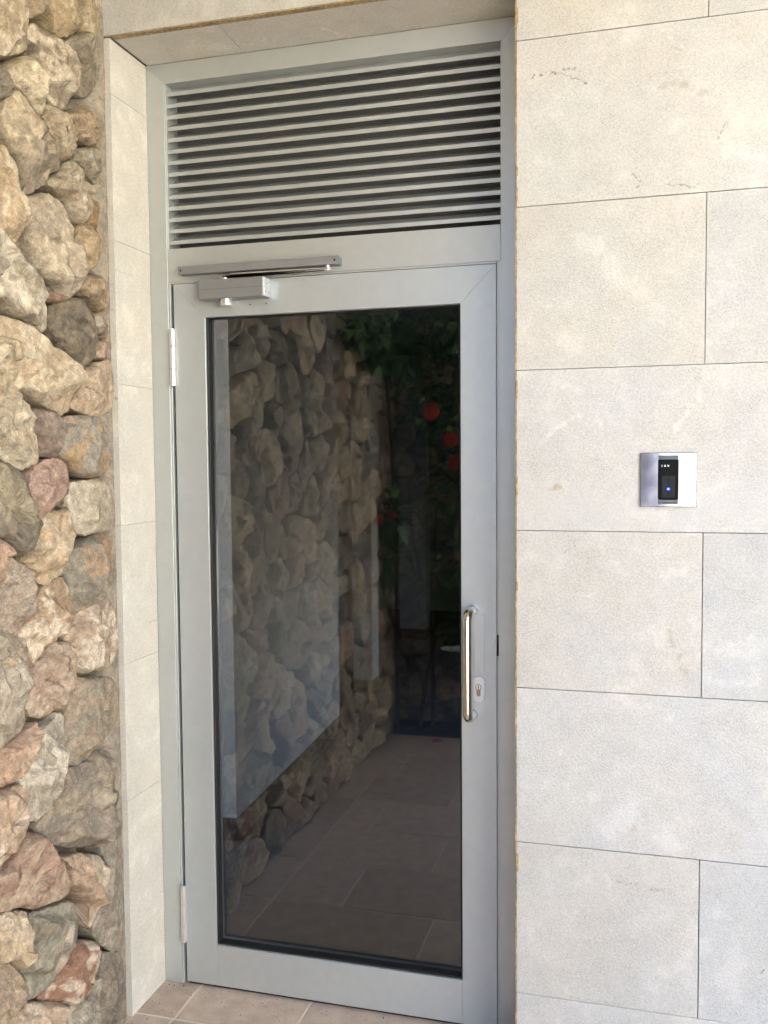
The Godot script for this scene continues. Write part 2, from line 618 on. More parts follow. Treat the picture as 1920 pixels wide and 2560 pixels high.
func fill_rocks(wall: Node3D, place: Transform3D, bounds: Rect2, taken: PackedVector2Array, keep_out: Rect2, sd: int, slope := 0.0) -> void:
	var r := RandomNumberGenerator.new()
	r.seed = sd
	var seeds := PackedVector2Array(taken)
	var first := seeds.size()
	var y := bounds.position.y + 0.06
	var row := 0
	while y < bounds.end.y:
		var x := bounds.position.x + (0.05 if row % 2 == 0 else 0.14)
		while x < bounds.end.x:
			var p := Vector2(x + r.randf_range(-0.055, 0.055), y + r.randf_range(-0.05, 0.05))
			var ok := not keep_out.has_point(p) or (p.x > 0.12 and p.y < slope * p.x - 0.02)
			for t in taken:
				if t.distance_to(p) < 0.105:
					ok = false
			if ok:
				seeds.append(p)
			x += 0.19
		y += 0.155
		row += 1
	var sizes := PackedFloat32Array()
	for k in seeds.size():
		sizes.append(1.0 if k < first else r.randf_range(0.65, 1.5))
	for k in range(first, seeds.size()):
		var q := cell(seeds, k, bounds, sizes)
		if q.size() < 3:
			continue
		var c := Vector2.ZERO
		for p in q:
			c += p
		c /= q.size()
		for i in q.size():
			q[i] -= (q[i] - c).normalized() * 0.007
		var pal = PALETTE[r.randi() % PALETTE.size()]
		part("stone", rock_mesh(q, r.randf_range(0.022, 0.042), rock_colour(pal[0]), rock_colour(pal[1]), 0.4, place, sd + k, 40, false), mat.rock, wall)

func mortar_mesh(place: Transform3D, bounds: Rect2, near_edge: bool) -> ArrayMesh:
	var st := begin()
	var nx := int(bounds.size.x / 0.03) + 1
	var ny := int(bounds.size.y / 0.03) + 1
	for j in ny + 1:
		for i in nx + 1:
			var p := bounds.position + Vector2(bounds.size.x * i / nx, bounds.size.y * j / ny)
			var h := -0.080 + 0.012 * noise_b.get_noise_2d(p.x * 14.0, p.y * 14.0)
			if near_edge:
				h = lerpf(-0.0185 + 0.003 * noise_b.get_noise_2d(p.x * 30.0, p.y * 30.0), h, smoothstep(0.03, 0.11, p.x + 0.03 * noise_a.get_noise_2d(p.x * 6.0, p.y * 6.0)))
			st.set_uv(p * 2.0)
			var l := 1.0 + 0.25 * noise_b.get_noise_2d(p.x * 11.0, p.y * 11.0)
			st.set_color(Color(0.37 * l, 0.315 * l, 0.245 * l))
			st.add_vertex(place * Vector3(p.x, p.y, h))
	for j in ny:
		for i in nx:
			var a := j * (nx + 1) + i
			for k in [a, a + 1, a + nx + 2, a, a + nx + 2, a + nx + 1]:
				st.add_index(k)
	st.generate_normals()
	return st.commit()

const ROCKS := [
	["bea578", "d8c298", 0.35, [509,2689,402,2740,390,2690,378,2664,371,2628,362,2608,415,2576,456,2554,515,2547]],
	["af966e", "c8b48c", 0.30, [385,2739,272,2788,280,2757,299,2728,348,2683,373,2694]],
	["c3a569", "dcc896", 0.30, [269,2795,157,2848,137,2780,134,2764,159,2740,200,2710,236,2691,258,2699,259,2735,274,2748]],
	["c8aa73", "e1cda0", 0.35, [101,2884,50,2909,46,2841,55,2797,71,2756,104,2750,135,2754,126,2795,121,2824]],
	["a08c6e", "ddcaa6", 0.50, [375,2656,334,2682,301,2680,249,2684,212,2672,176,2654,165,2612,171,2579,201,2547,220,2519,266,2514,296,2527,306,2569,314,2607,333,2630,359,2633]],
	["c3ab7c", "e0cda2", 0.40, [432,2549,387,2581,343,2601,314,2602,306,2569,301,2534,298,2499,311,2476,332,2470,352,2485,385,2503,426,2506,439,2524]],
	["8c8269", "a89b7c", 0.40, [214,2688,159,2732,131,2748,75,2750,54,2737,53,2688,73,2640,111,2592,150,2573,165,2614,169,2660,195,2673]],
	["a58c64", "8a8068", 0.50, [505,2508,465,2527,437,2511,437,2487,461,2457,495,2440]],
	["9e8e72", "d2bb8c", 0.45, [421,2493,396,2498,358,2481,323,2464,306,2437,283,2425,259,2406,245,2362,293,2336,310,2304,388,2258,402,2260,390,2278,400,2305,407,2328,425,2357,443,2372,460,2406,467,2421,453,2455]],
	["af9a74", "c9b48c", 0.30, [285,2509,248,2511,226,2500,204,2479,182,2464,181,2429,207,2402,228,2387,250,2392,262,2407,289,2428,303,2446,317,2463,301,2483]],
	["be9b6e", "c8aa80", 0.30, [222,2505,185,2528,126,2558,91,2557,59,2540,49,2517,58,2478,109,2464,144,2462,178,2467,194,2490]],
	["d7b47d", "e8d0a0", 0.40, [512,2341,457,2352,429,2330,413,2317,412,2290,403,2257,399,2210,406,2162,427,2139,455,2127,484,2129,522,2125]],
	["b49e78", "d8c8a4", 0.45, [232,2368,208,2392,181,2403,137,2386,138,2368,148,2352,129,2345,121,2326,128,2292,136,2264,150,2251,181,2243,204,2263,220,2280,245,2298,288,2307,300,2309,294,2322,255,2344,242,2356]],
	["a29a7c", "b8ae90", 0.40, [173,2436,102,2464,63,2451,65,2410,81,2369,99,2372,124,2381,137,2392,167,2409]],
	["b8a486", "dcc8a2", 0.45, [376,2259,326,2280,289,2288,255,2282,227,2267,218,2234,207,2205,194,2178,186,2145,179,2113,182,2075,207,2049,240,2033,263,2038,274,2061,305,2078,349,2095,351,2117,378,2154,383,2173,400,2182,398,2218,389,2241]],
	["cda870", "b8863c", 0.25, [164,2244,126,2255,87,2248,59,2218,64,2192,102,2158,135,2123,174,2110,183,2128,189,2160,191,2185,176,2219]],
	["b08446", "c09a60", 0.40, [123,2327,87,2321,76,2255,126,2255,128,2292]],
	["b0a082", "e2d6b8", 0.55, [523,2110,441,2123,414,2120,384,2099,353,2076,333,2047,323,2015,315,1994,323,1950,340,1937,370,1949,407,1959,451,1966,478,1976,490,1990,529,1996]],
	["96684c", "a87858", 0.30, [322,2041,300,2041,279,2028,289,2019,320,2016]],
	["b8966a", "c8a676", 0.30, [174,2098,153,2110,99,2128,63,2123,34,2089,40,2044,75,2029,138,2057,169,2076]],
	["736953", "8c7c62", 0.40, [315,1997,285,2023,236,2040,185,2051,147,2039,115,2023,105,2000,95,1973,89,1951,98,1923,121,1893,157,1879,173,1856,183,1863,210,1878,226,1889,252,1905,270,1925,292,1933,307,1949,316,1970]],
	["a08a6c", "d8c8b0", 0.40, [104,2021,56,2011,34,1983,41,1961,95,1975]],
	["be8e6e", "d8b498", 0.35, [101,1937,70,1953,28,1952,33,1913,106,1898]],
	["d0b080", "e4d0a6", 0.40, [544,1952,465,1962,429,1956,386,1944,351,1928,315,1913,278,1902,249,1886,210,1870,187,1856,180,1837,210,1801,231,1773,242,1751,272,1738,298,1739,317,1747,347,1767,388,1781,431,1795,456,1800,472,1806,499,1802,551,1795]],
	["cdaa80", "d8b890", 0.30, [162,1859,121,1883,45,1905,27,1888,21,1846,21,1785,48,1763,109,1745,163,1749,225,1760,228,1772,203,1801,181,1833]],
	["c4b08a", "d6c8a2", 0.40, [551,1796,499,1802,469,1801,453,1789,423,1770,404,1741,391,1714,374,1687,367,1659,365,1634,371,1621,402,1610,437,1603,480,1621,507,1632,559,1639]],
	["927c6a", "a8887a", 0.50, [398,1745,366,1751,329,1753,317,1740,296,1721,291,1689,287,1661,286,1646,303,1634,334,1636,365,1640,372,1677,382,1707]],
	["cca066", "a4a090", 0.50, [292,1723,233,1742,164,1745,102,1743,80,1719,55,1694,41,1665,38,1630,63,1596,117,1580,178,1581,219,1600,245,1620,274,1636,286,1660,291,1689]],
	["c49478", "b98a7c", 0.40, [384,1610,356,1623,319,1632,277,1628,248,1616,243,1577,248,1557,265,1534,302,1516,328,1500,353,1486,381,1481,401,1502,414,1525,416,1553,406,1580]],
	["7c7460", "a49870", 0.45, [559,1632,507,1625,472,1619,440,1601,419,1582,417,1551,409,1519,389,1490,385,1463,389,1430,408,1405,446,1399,476,1408,492,1428,505,1443,515,1449,567,1462]],
	["c2b494", "d8ccae", 0.40, [230,1570,171,1573,83,1580,37,1568,31,1529,31,1473,43,1434,105,1432,134,1433,174,1426,212,1439,225,1460,244,1497,253,1521,245,1551]],
	["dab47c", "ecd2a4", 0.40, [381,1476,341,1495,303,1498,257,1502,238,1485,232,1456,223,1425,231,1400,252,1380,273,1358,291,1336,323,1327,346,1314,370,1321,391,1335,413,1353,435,1384,420,1402,390,1422,385,1452]],
	["96907a", "c8986a", 0.45, [149,1421,105,1428,71,1409,65,1380,54,1355,32,1333,29,1300,54,1282,108,1270,154,1247,183,1230,229,1226,248,1257,259,1299,274,1332,284,1343,266,1369,242,1385,214,1402]],
	["c89874", "d8b090", 0.30, [567,1454,505,1443,492,1428,496,1394,503,1358,521,1334,573,1323]],
	["b69e84", "a89c88", 0.40, [493,1401,471,1400,447,1379,425,1358,400,1333,390,1310,396,1289,412,1266,436,1248,451,1234,460,1217,486,1211,521,1221,525,1245,539,1283,521,1334,503,1358]],
	["b89064", "ead4ae", 0.40, [304,1330,278,1327,259,1299,248,1259,229,1225,236,1210,264,1197,291,1180,327,1177,356,1163,388,1140,418,1127,441,1130,455,1142,460,1165,478,1194,469,1213,442,1236,412,1263,390,1290,367,1313,336,1322]],
	["c8a684", "ead8b8", 0.50, [222,1230,157,1255,108,1261,75,1246,45,1200,28,1153,25,1119,39,1078,72,1050,114,1047,158,1065,208,1064,232,1077,241,1104,233,1128,259,1154,278,1172,274,1191,247,1202,233,1216]],
	["c09c7a", "d0b494", 0.35, [356,1159,330,1168,292,1164,249,1148,236,1133,251,1112,262,1092,274,1056,277,1017,283,1000,319,994,364,994,403,997,429,1012,446,1035,453,1061,446,1087,419,1109,403,1132,375,1138]],
	["aea288", "c0b49a", 0.40, [579,1207,506,1191,481,1184,463,1162,455,1134,448,1103,450,1070,448,1041,450,1004,460,982,488,974,522,967,538,965,590,977]],
	["b89c7a", "9c947a", 0.45, [256,1068,195,1048,141,1040,73,1022,43,991,32,955,38,917,59,885,92,864,134,861,160,850,194,831,240,827,274,838,293,856,295,891,289,949,280,987,272,1026]],
	["d09c74", "d8b08c", 0.40, [404,987,392,967,397,934,418,925,437,908,461,898,476,885,490,873,526,872,558,880,593,902,590,963,538,965,511,964,469,970,445,976]],
	["aea88e", "dad2b8", 0.50, [323,989,294,977,293,930,298,892,297,841,309,808,314,787,342,767,376,754,412,742,456,758,453,789,446,827,475,867,458,897,421,926,397,930,384,957,359,965,333,976]],
	["8e8270", "aa9a78", 0.45, [294,836,240,825,187,828,157,840,94,819,76,780,78,737,71,737,90,689,109,650,119,609,152,584,198,596,265,616,340,652,380,673,392,696,420,726,390,743,349,763,328,773,310,785]],
	["cea47c", "e0c4a0", 0.40, [598,871,514,855,485,858,455,848,446,827,457,787,459,743,473,725,497,713,521,701,539,693,554,686,606,705]],
	["c8a680", "b8846a", 0.40, [432,725,405,701,380,668,344,649,335,626,308,596,292,556,283,520,288,504,326,505,374,517,438,535,483,565,527,574,597,596,593,680,551,679,516,685,476,706,458,718]],
	["d4a87e", "e4c8a0", 0.35, [305,603,247,594,218,577,165,553,138,532,130,485,143,421,168,400,189,376,205,368,216,380,209,438,234,463,252,487,276,521,279,540,267,556,291,582]],
	["9a8e7a", "b4a890", 0.40, [131,594,90,598,45,562,39,504,38,420,38,332,37,259,60,232,93,243,145,289,183,334,197,355,189,371,164,393,139,430,126,483,132,529,149,562]],
	["dab882", "e6caa0", 0.35, [536,572,498,557,460,537,462,497,466,467,474,438,492,428,511,426,527,451,553,466,602,482,597,594,556,575]],
	["9c9a80", "b4a488", 0.40, [442,524,407,515,341,496,289,484,264,462,259,417,259,384,269,358,298,353,327,347,348,333,352,322,370,312,403,314,432,310,457,318,481,339,486,368,467,375,496,410,477,424,464,453,456,478]],
	["b8704c", "e0c4a4", 0.50, [287,354,262,358,202,332,172,308,152,276,163,250,171,236,188,213,227,212,275,217,315,218,352,251,398,280,436,308,396,311,363,309,345,318,320,339]],
	["b0906e", "bca074", 0.40, [603,472,561,463,544,460,522,442,508,414,497,384,490,350,494,320,504,302,512,272,609,332]],
	["d0aa82", "dcc09c", 0.40, [492,310,464,314,417,289,369,259,325,227,320,186,322,144,512,262,501,300]],
	["a29a84", "b8b098", 0.40, [153,205,154,184,167,155,180,137,197,99,214,81,311,137,313,182,319,212,283,208,239,205,208,206,184,213]],
	["887c6e", "a0927c", 0.40, [146,273,93,241,60,228,41,164,37,64,36,4,183,58,193,96,172,143,154,184,164,225,155,245]],
]

const LIME := Color(0.745, 0.745, 0.735)
const ROCK_GAIN := 1.06

# ---------------------------------------------------------------- plants
func leaf(st: SurfaceTool, at: Vector3, along: Vector3, up: Vector3, l: float, w: float, tint: Color) -> void:
	along = along.normalized()
	var side := along.cross(up).normalized()
	up = side.cross(along).normalized()
	var mid := at + along * l * 0.45 - up * l * 0.05
	var tip := at + along * l - up * l * 0.22
	var a := at + along * l * 0.30 + side * w * 0.5 + up * w * 0.14
	var b := at + along * l * 0.30 - side * w * 0.5 + up * w * 0.14
	var a2 := at + along * l * 0.62 + side * w * 0.42 + up * w * 0.08
	var b2 := at + along * l * 0.62 - side * w * 0.42 + up * w * 0.08
	for t in [[at, a, mid], [a, a2, mid], [a2, tip, mid], [at, mid, b], [b, mid, b2], [b2, mid, tip]]:
		var n: Vector3 = (t[1] - t[0]).cross(t[2] - t[0]).normalized()
		if n.dot(up) < 0:
			n = -n
		if (t[1] - t[0]).cross(t[2] - t[0]).dot(n) > 0.0:
			t = [t[0], t[2], t[1]]
		for p in t:
			st.set_normal(n)
			st.set_color(tint)
			st.add_vertex(p)

func foliage_mesh(blobs: Array, count: int, sd: int, big := 1.0) -> ArrayMesh:
	var r := RandomNumberGenerator.new()
	r.seed = sd
	var st := begin()
	for i in count:
		var b = blobs[r.randi() % blobs.size()]
		var d := Vector3(r.randfn(), r.randfn(), r.randfn()).normalized()
		var p: Vector3 = b[0] + d * (b[1] as Vector3) * pow(r.randf(), 0.45)
		var out := (d + Vector3(r.randf_range(-0.7, 0.7), r.randf_range(-0.6, 0.3), r.randf_range(-0.9, 0.2))).normalized()
		var g := r.randf_range(0.5, 1.2) + (0.9 if r.randf() < 0.2 else 0.0)  # some leaves tinted much paler to stand in for highlights
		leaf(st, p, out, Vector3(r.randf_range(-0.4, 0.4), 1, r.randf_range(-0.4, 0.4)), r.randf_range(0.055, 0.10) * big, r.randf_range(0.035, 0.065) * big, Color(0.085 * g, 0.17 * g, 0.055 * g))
	return st.commit()

func flower_mesh(size: float, sd: int) -> ArrayMesh:
	var r := RandomNumberGenerator.new()
	r.seed = sd
	var st := begin()
	for k in 5:
		var a := TAU * k / 5.0 + r.randf_range(-0.15, 0.15)
		var d := Vector3(cos(a), sin(a), 0)
		var s := Vector3(-sin(a), cos(a), 0)
		var pts := []
		for row in 5:
			var t := row / 4.0
			var half: float = size * [0.06, 0.26, 0.40, 0.42, 0.22][row]
			var z := -size * (0.10 + 0.32 * sin(t * 2.0)) + size * 0.10 * t * t
			pts.append([d * size * t + s * half + Vector3(0, 0, z + r.randf_range(-0.04, 0.04) * size), d * size * t + Vector3(0, 0, z + size * 0.05), d * size * t - s * half + Vector3(0, 0, z + r.randf_range(-0.04, 0.04) * size)])
		for row in 4:
			for c in 2:
				poly(st, [pts[row][c], pts[row][c + 1], pts[row + 1][c + 1], pts[row + 1][c]], Vector3(0, 0, -1) + d * 0.3)
	return st.commit()

# ---------------------------------------------------------------- the scene
func _ready() -> void:
	# camera
	var cam := Camera3D.new()
	cam.name = "camera"
	cam.position = Vector3(0.2958, 1.6182, 2.3248)
	cam.basis = Basis(Vector3.UP, 0.2695) * Basis(Vector3.RIGHT, -0.0551) * Basis(Vector3.BACK, -0.0081)
	cam.fov = 57.995
	cam.near = 0.02
	cam.far = 400.0
	add_child(cam)
	cam.current = true
	# sky, sun and exposure
	var env := Environment.new()
	env.background_mode = Environment.BG_SKY
	var sm := ProceduralSkyMaterial.new()
	sm.sky_top_color = Color(0.50, 0.64, 0.90)
	sm.sky_horizon_color = Color(0.85, 0.915, 1.0)
	sm.sky_curve = 0.18
	sm.ground_bottom_color = Color(0.45, 0.42, 0.38)
	sm.ground_horizon_color = Color(0.74, 0.74, 0.72)
	sm.sky_energy_multiplier = 0.85
	var sky := Sky.new()
	sky.sky_material = sm
	env.sky = sky
	env.tonemap_mode = Environment.TONE_MAPPER_LINEAR
	env.tonemap_exposure = 11.2
	env.sdfgi_enabled = true
	env.ssao_enabled = true
	env.ssil_enabled = true
	var we := WorldEnvironment.new()
	we.name = "world_environment"
	we.environment = env
	add_child(we)
	var sun := DirectionalLight3D.new()
	sun.name = "sun"
	sun.light_energy = 1.6
	sun.light_color = Color(1.0, 0.965, 0.90)
	sun.light_angular_distance = 0.5
	sun.shadow_enabled = true
	add_child(sun)
	sun.look_at_from_position(Vector3(-0.80, 0.90, -0.16) * 20.0, Vector3.ZERO)

	noise_a.seed = 5
	noise_a.frequency = 1.0
	noise_a.fractal_octaves = 3
	noise_b.seed = 8
	noise_b.frequency = 1.0
	noise_b.fractal_octaves = 2
	limestone()
	make_materials()
	build_ground()
	build_facade()
	build_rubble()
	build_frame()
	build_door()
	build_interior()
	build_closer()
	build_reader()
	build_plants()
	name_the_setting()

func name_the_setting() -> void:
	var said := {
		"ground": ["pale gravel ground of the garden beyond the paving", "ground"],
		"floor": ["sandy stone tile floor with light joints before the door", "floor"],
		"porch_ceiling": ["plain tan porch ceiling over the doorway", "ceiling"],
		"bounce_wall": ["tall plain white wall added on the right to bounce sunlight at the doorway", "wall"],
		"shade_storey": ["plain storey block added above the rubble wall and doorway to cast shade", "wall"],
		"shade_storey_001": ["plain storey block added above the limestone slabs right of the door to cast shade", "wall"],
		"indoor_floor": ["grey hall floor behind the glass door", "floor"],
		"indoor_ceiling": ["plain hall ceiling behind the glass door", "ceiling"],
		"indoor_wall": ["far left side wall of the hall behind the glass", "wall"],
		"indoor_wall_001": ["end wall of the hall behind the glass door", "wall"],
		"indoor_wall_002": ["pale hall wall standing on a dark skirting just inside the glass", "wall"],
		"skirting": ["dark skirting below the pale wall just inside the glass", "skirting"],
		"indoor_pier": ["narrow pale pier nearer the door, behind the glass", "pier"],
		"indoor_pier_001": ["narrow pale pier farther down the hall, behind the glass", "pier"],
		"skirting_001": ["dark skirting of the pier nearer the door", "skirting"],
		"skirting_002": ["dark skirting of the pier farther down the hall", "skirting"],
		"indoor_wall_003": ["hall wall beyond the added side opening", "wall"],
		"indoor_wall_004": ["low hall wall under the added side opening", "wall"],
		"indoor_wall_005": ["hall wall over the added side opening", "wall"],
		"indoor_wall_006": ["hall wall between the door and the added side opening", "wall"],
		"planting_bed": ["dark soil bed under the red flowered shrub", "soil bed"],
	}
	for o in get_children():
		if said.has(str(o.name)):
			o.set_meta("label", said[str(o.name)][0])
			o.set_meta("category", said[str(o.name)][1])

func make_materials() -> void:
	for k in 4:
		mat["lime%d" % k] = lime_mat([Color(0.93, 0.93, 0.925), Color(0.905, 0.91, 0.91), Color(0.925, 0.92, 0.905), Color(0.915, 0.92, 0.92)][k])
	mat.lime_smooth = lime_mat(Color(1.0, 0.985, 0.95))  # honed slabs, tinted paler also for the stronger light from the right
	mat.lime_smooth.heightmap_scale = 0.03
	mat.core = flat(Color(0.55, 0.50, 0.42), 0.95)
	mat.sealant = tri(flat(Color(1, 1, 1), 0.6), 0.3)
	mat.sealant.albedo_texture = speckle(Color(0.58, 0.50, 0.37), 0.20, 0.06, 81, 256)
	mat.plaster = flat(Color(0.70, 0.66, 0.57), 0.95)
	mat.stucco = flat(Color(0.87, 0.86, 0.82), 0.95)  # white of the added wall that bounces sunlight
	var rt := rock_texture()
	mat.rock = flat(Color(1, 1, 1), 0.88)
	mat.rock.metallic_specular = 0.35
	mat.rock.vertex_color_use_as_albedo = true
	mat.rock.albedo_texture = rt[0]
	mat.rock.heightmap_enabled = true
	mat.rock.heightmap_texture = rt[1]
	mat.rock.heightmap_scale = 0.7
	mat.mortar = flat(Color(1, 1, 1), 0.96)
	mat.mortar.vertex_color_use_as_albedo = true
	mat.mortar.albedo_texture = rt[0]
	mat.mortar.heightmap_enabled = true
	mat.mortar.heightmap_texture = rt[1]
	mat.mortar.heightmap_scale = 0.4
	var smudge := speckle(Color(0.985, 0.985, 0.985), 0.010, 0.02, 67)
	var brushed := grey_noise(0.05, 4, 61, 0.40, 0.46)
	for row in [["metal", Color(0.745, 0.762, 0.757), 1.0, 0.55], ["metal_door", Color(0.75, 0.775, 0.782), 1.0, 0.55], ["metal_dark", Color(0.575, 0.585, 0.59), 1.0, 0.5]]:
		var m := tri(flat(row[1], row[2], row[3]), 0.6)
		m.albedo_texture = smudge
		m.roughness_texture = brushed
		m.roughness_texture_channel = BaseMaterial3D.TEXTURE_CHANNEL_RED
		mat[row[0]] = m
	mat.chrome = flat(Color(0.84, 0.81, 0.78), 0.13, 1.0)
	mat.steel = flat(Color(0.66, 0.665, 0.67), 0.06, 1.0)
	mat.plate = flat(Color(0.83, 0.85, 0.88), 0.42, 0.95)
	mat.satin = flat(Color(0.88, 0.88, 0.87), 0.34, 0.85)
	mat.brass = flat(Color(0.62, 0.58, 0.50), 0.32, 0.9)
	mat.rubber = flat(Color(0.045, 0.045, 0.045), 0.6)
	mat.black = flat(Color(0.02, 0.02, 0.02), 0.8)
	mat.void = flat(Color(0.34, 0.345, 0.345), 0.9)
	mat.glass = flat(Color(0.02, 0.025, 0.025, 0.05), 0.0)
	mat.glass.transparency = BaseMaterial3D.TRANSPARENCY_ALPHA
	mat.glass_coated = flat(Color(0.46, 0.465, 0.465, 0.55), 0.02, 1.0)
	mat.glass_coated.transparency = BaseMaterial3D.TRANSPARENCY_ALPHA
	var clear := Image.create(4, 4, false, Image.FORMAT_RGBA8)
	clear.fill(Color(1, 1, 1, 1))
	mat.glass_coated.albedo_texture = ImageTexture.create_from_image(clear)
	mat.tile = tri(flat(Color(1, 1, 1), 0.62), 0.45)
	mat.tile.albedo_texture = speckle(Color(0.72, 0.655, 0.585), 0.10, 0.16, 91)
	mat.tile.heightmap_enabled = true
	mat.tile.heightmap_texture = grey_noise(0.16, 3, 92, 0.3, 0.7)
	mat.tile.heightmap_scale = 0.06
	mat.tile_b = mat.tile.duplicate()
	mat.tile_b.albedo_color = Color(0.95, 0.945, 0.94)
	mat.grout = flat(Color(0.82, 0.765, 0.695), 0.95)
	mat.gravel = tri(flat(Color(1, 1, 1), 0.95), 2.0)
	mat.gravel.albedo_texture = speckle(Color(0.70, 0.655, 0.59), 0.2, 0.1, 95)
	mat.indoor = flat(Color(0.66, 0.67, 0.63), 0.8)
	mat.indoor_floor = flat(Color(0.33, 0.33, 0.33), 0.6)
	mat.skirting = flat(Color(0.16, 0.14, 0.13), 0.6)
	mat.leaf = flat(Color(1, 1, 1), 0.42)
	mat.leaf.vertex_color_use_as_albedo = true
	mat.leaf.backlight_enabled = true
	mat.leaf.backlight = Color(0.25, 0.3, 0.1)
	mat.clay = flat(Color(0.60, 0.38, 0.27), 0.85)
	mat.stand_in_blue = flat(Color(0.95, 0.95, 1.0), 0.5)  # pale blue of the added conifer, in place of a mirrored person
	mat.petal = flat(Color(0.70, 0.09, 0.06), 0.55)
	mat.petal.backlight_enabled = true
	mat.petal.backlight = Color(0.4, 0.05, 0.04)
	mat.bark = flat(Color(0.30, 0.24, 0.18), 0.9)
	mat.soil = flat(Color(0.20, 0.15, 0.11), 0.97)
	mat.plastic = flat(Color(0.10, 0.105, 0.11), 0.5)
	mat.plastic.metallic_specular = 0.12
	mat.plastic_grey = flat(Color(0.36, 0.39, 0.41), 0.4)
	mat.plastic_key = flat(Color(0.17, 0.175, 0.185), 0.5)
	mat.plastic_key.metallic_specular = 0.15
	mat.print = flat(Color(0.85, 0.85, 0.85), 0.6)
	mat.led = flat(Color(0.05, 0.08, 0.5), 0.3)
	mat.led.emission_enabled = true
	mat.led.emission = Color(0.05, 0.10, 1.0)
	mat.led.emission_energy_multiplier = 1.4
	mat.led_core = flat(Color(0.4, 0.6, 1.0), 0.3)
	mat.led_core.emission_enabled = true
	mat.led_core.emission = Color(0.35, 0.6, 1.0)
	mat.led_core.emission_energy_multiplier = 1.6

func build_ground() -> void:
	struct("ground", box_mesh(Vector3(-150, -0.4, -150), Vector3(150, -0.06, 150), 0.0), mat.gravel)
	var fl := struct("floor", box_mesh(Vector3(-1.6, -0.055, -0.25), Vector3(3.2, -0.0015, 4.25), 0.0), mat.grout)
	var rows := [-0.235, -0.022]
	var z := -0.022
	while z < 4.2:
		z += 0.35
		rows.append(z)
	var starts := [-0.64, -0.39, -0.74, -0.48, -0.84, -0.55, -0.30, -0.66, -0.42, -0.80, -0.5, -0.35, -0.7, -0.45]
	for k in rows.size() - 1:
		var x: float = starts[k % starts.size()]
		var cuts := []
		var c := x
		while c > -1.0 + 0.08:
			cuts.push_front(c)
			c -= 0.6
		cuts.push_front(-1.0)
		cuts.push_front(-1.2)
		c = x + 0.6
		while c < 3.1:
			cuts.append(c)
			c += 0.6
		cuts.append(3.15)
		for i in cuts.size() - 1:
			var dy := rng_at(k * 17.3 + i * 5.1) * 0.0012
			part("tile", box_mesh(Vector3(cuts[i] + 0.003, -0.02, rows[k] + 0.0042), Vector3(cuts[i + 1] - 0.003, dy, rows[k + 1] - 0.0042), 0.0015), mat.tile if (k * 3 + i * 5) % 4 != 0 else mat.tile_b, fl)

func rng_at(x: float) -> float:
	return absf(fposmod(sin(x * 12.9898) * 43758.5453, 1.0))

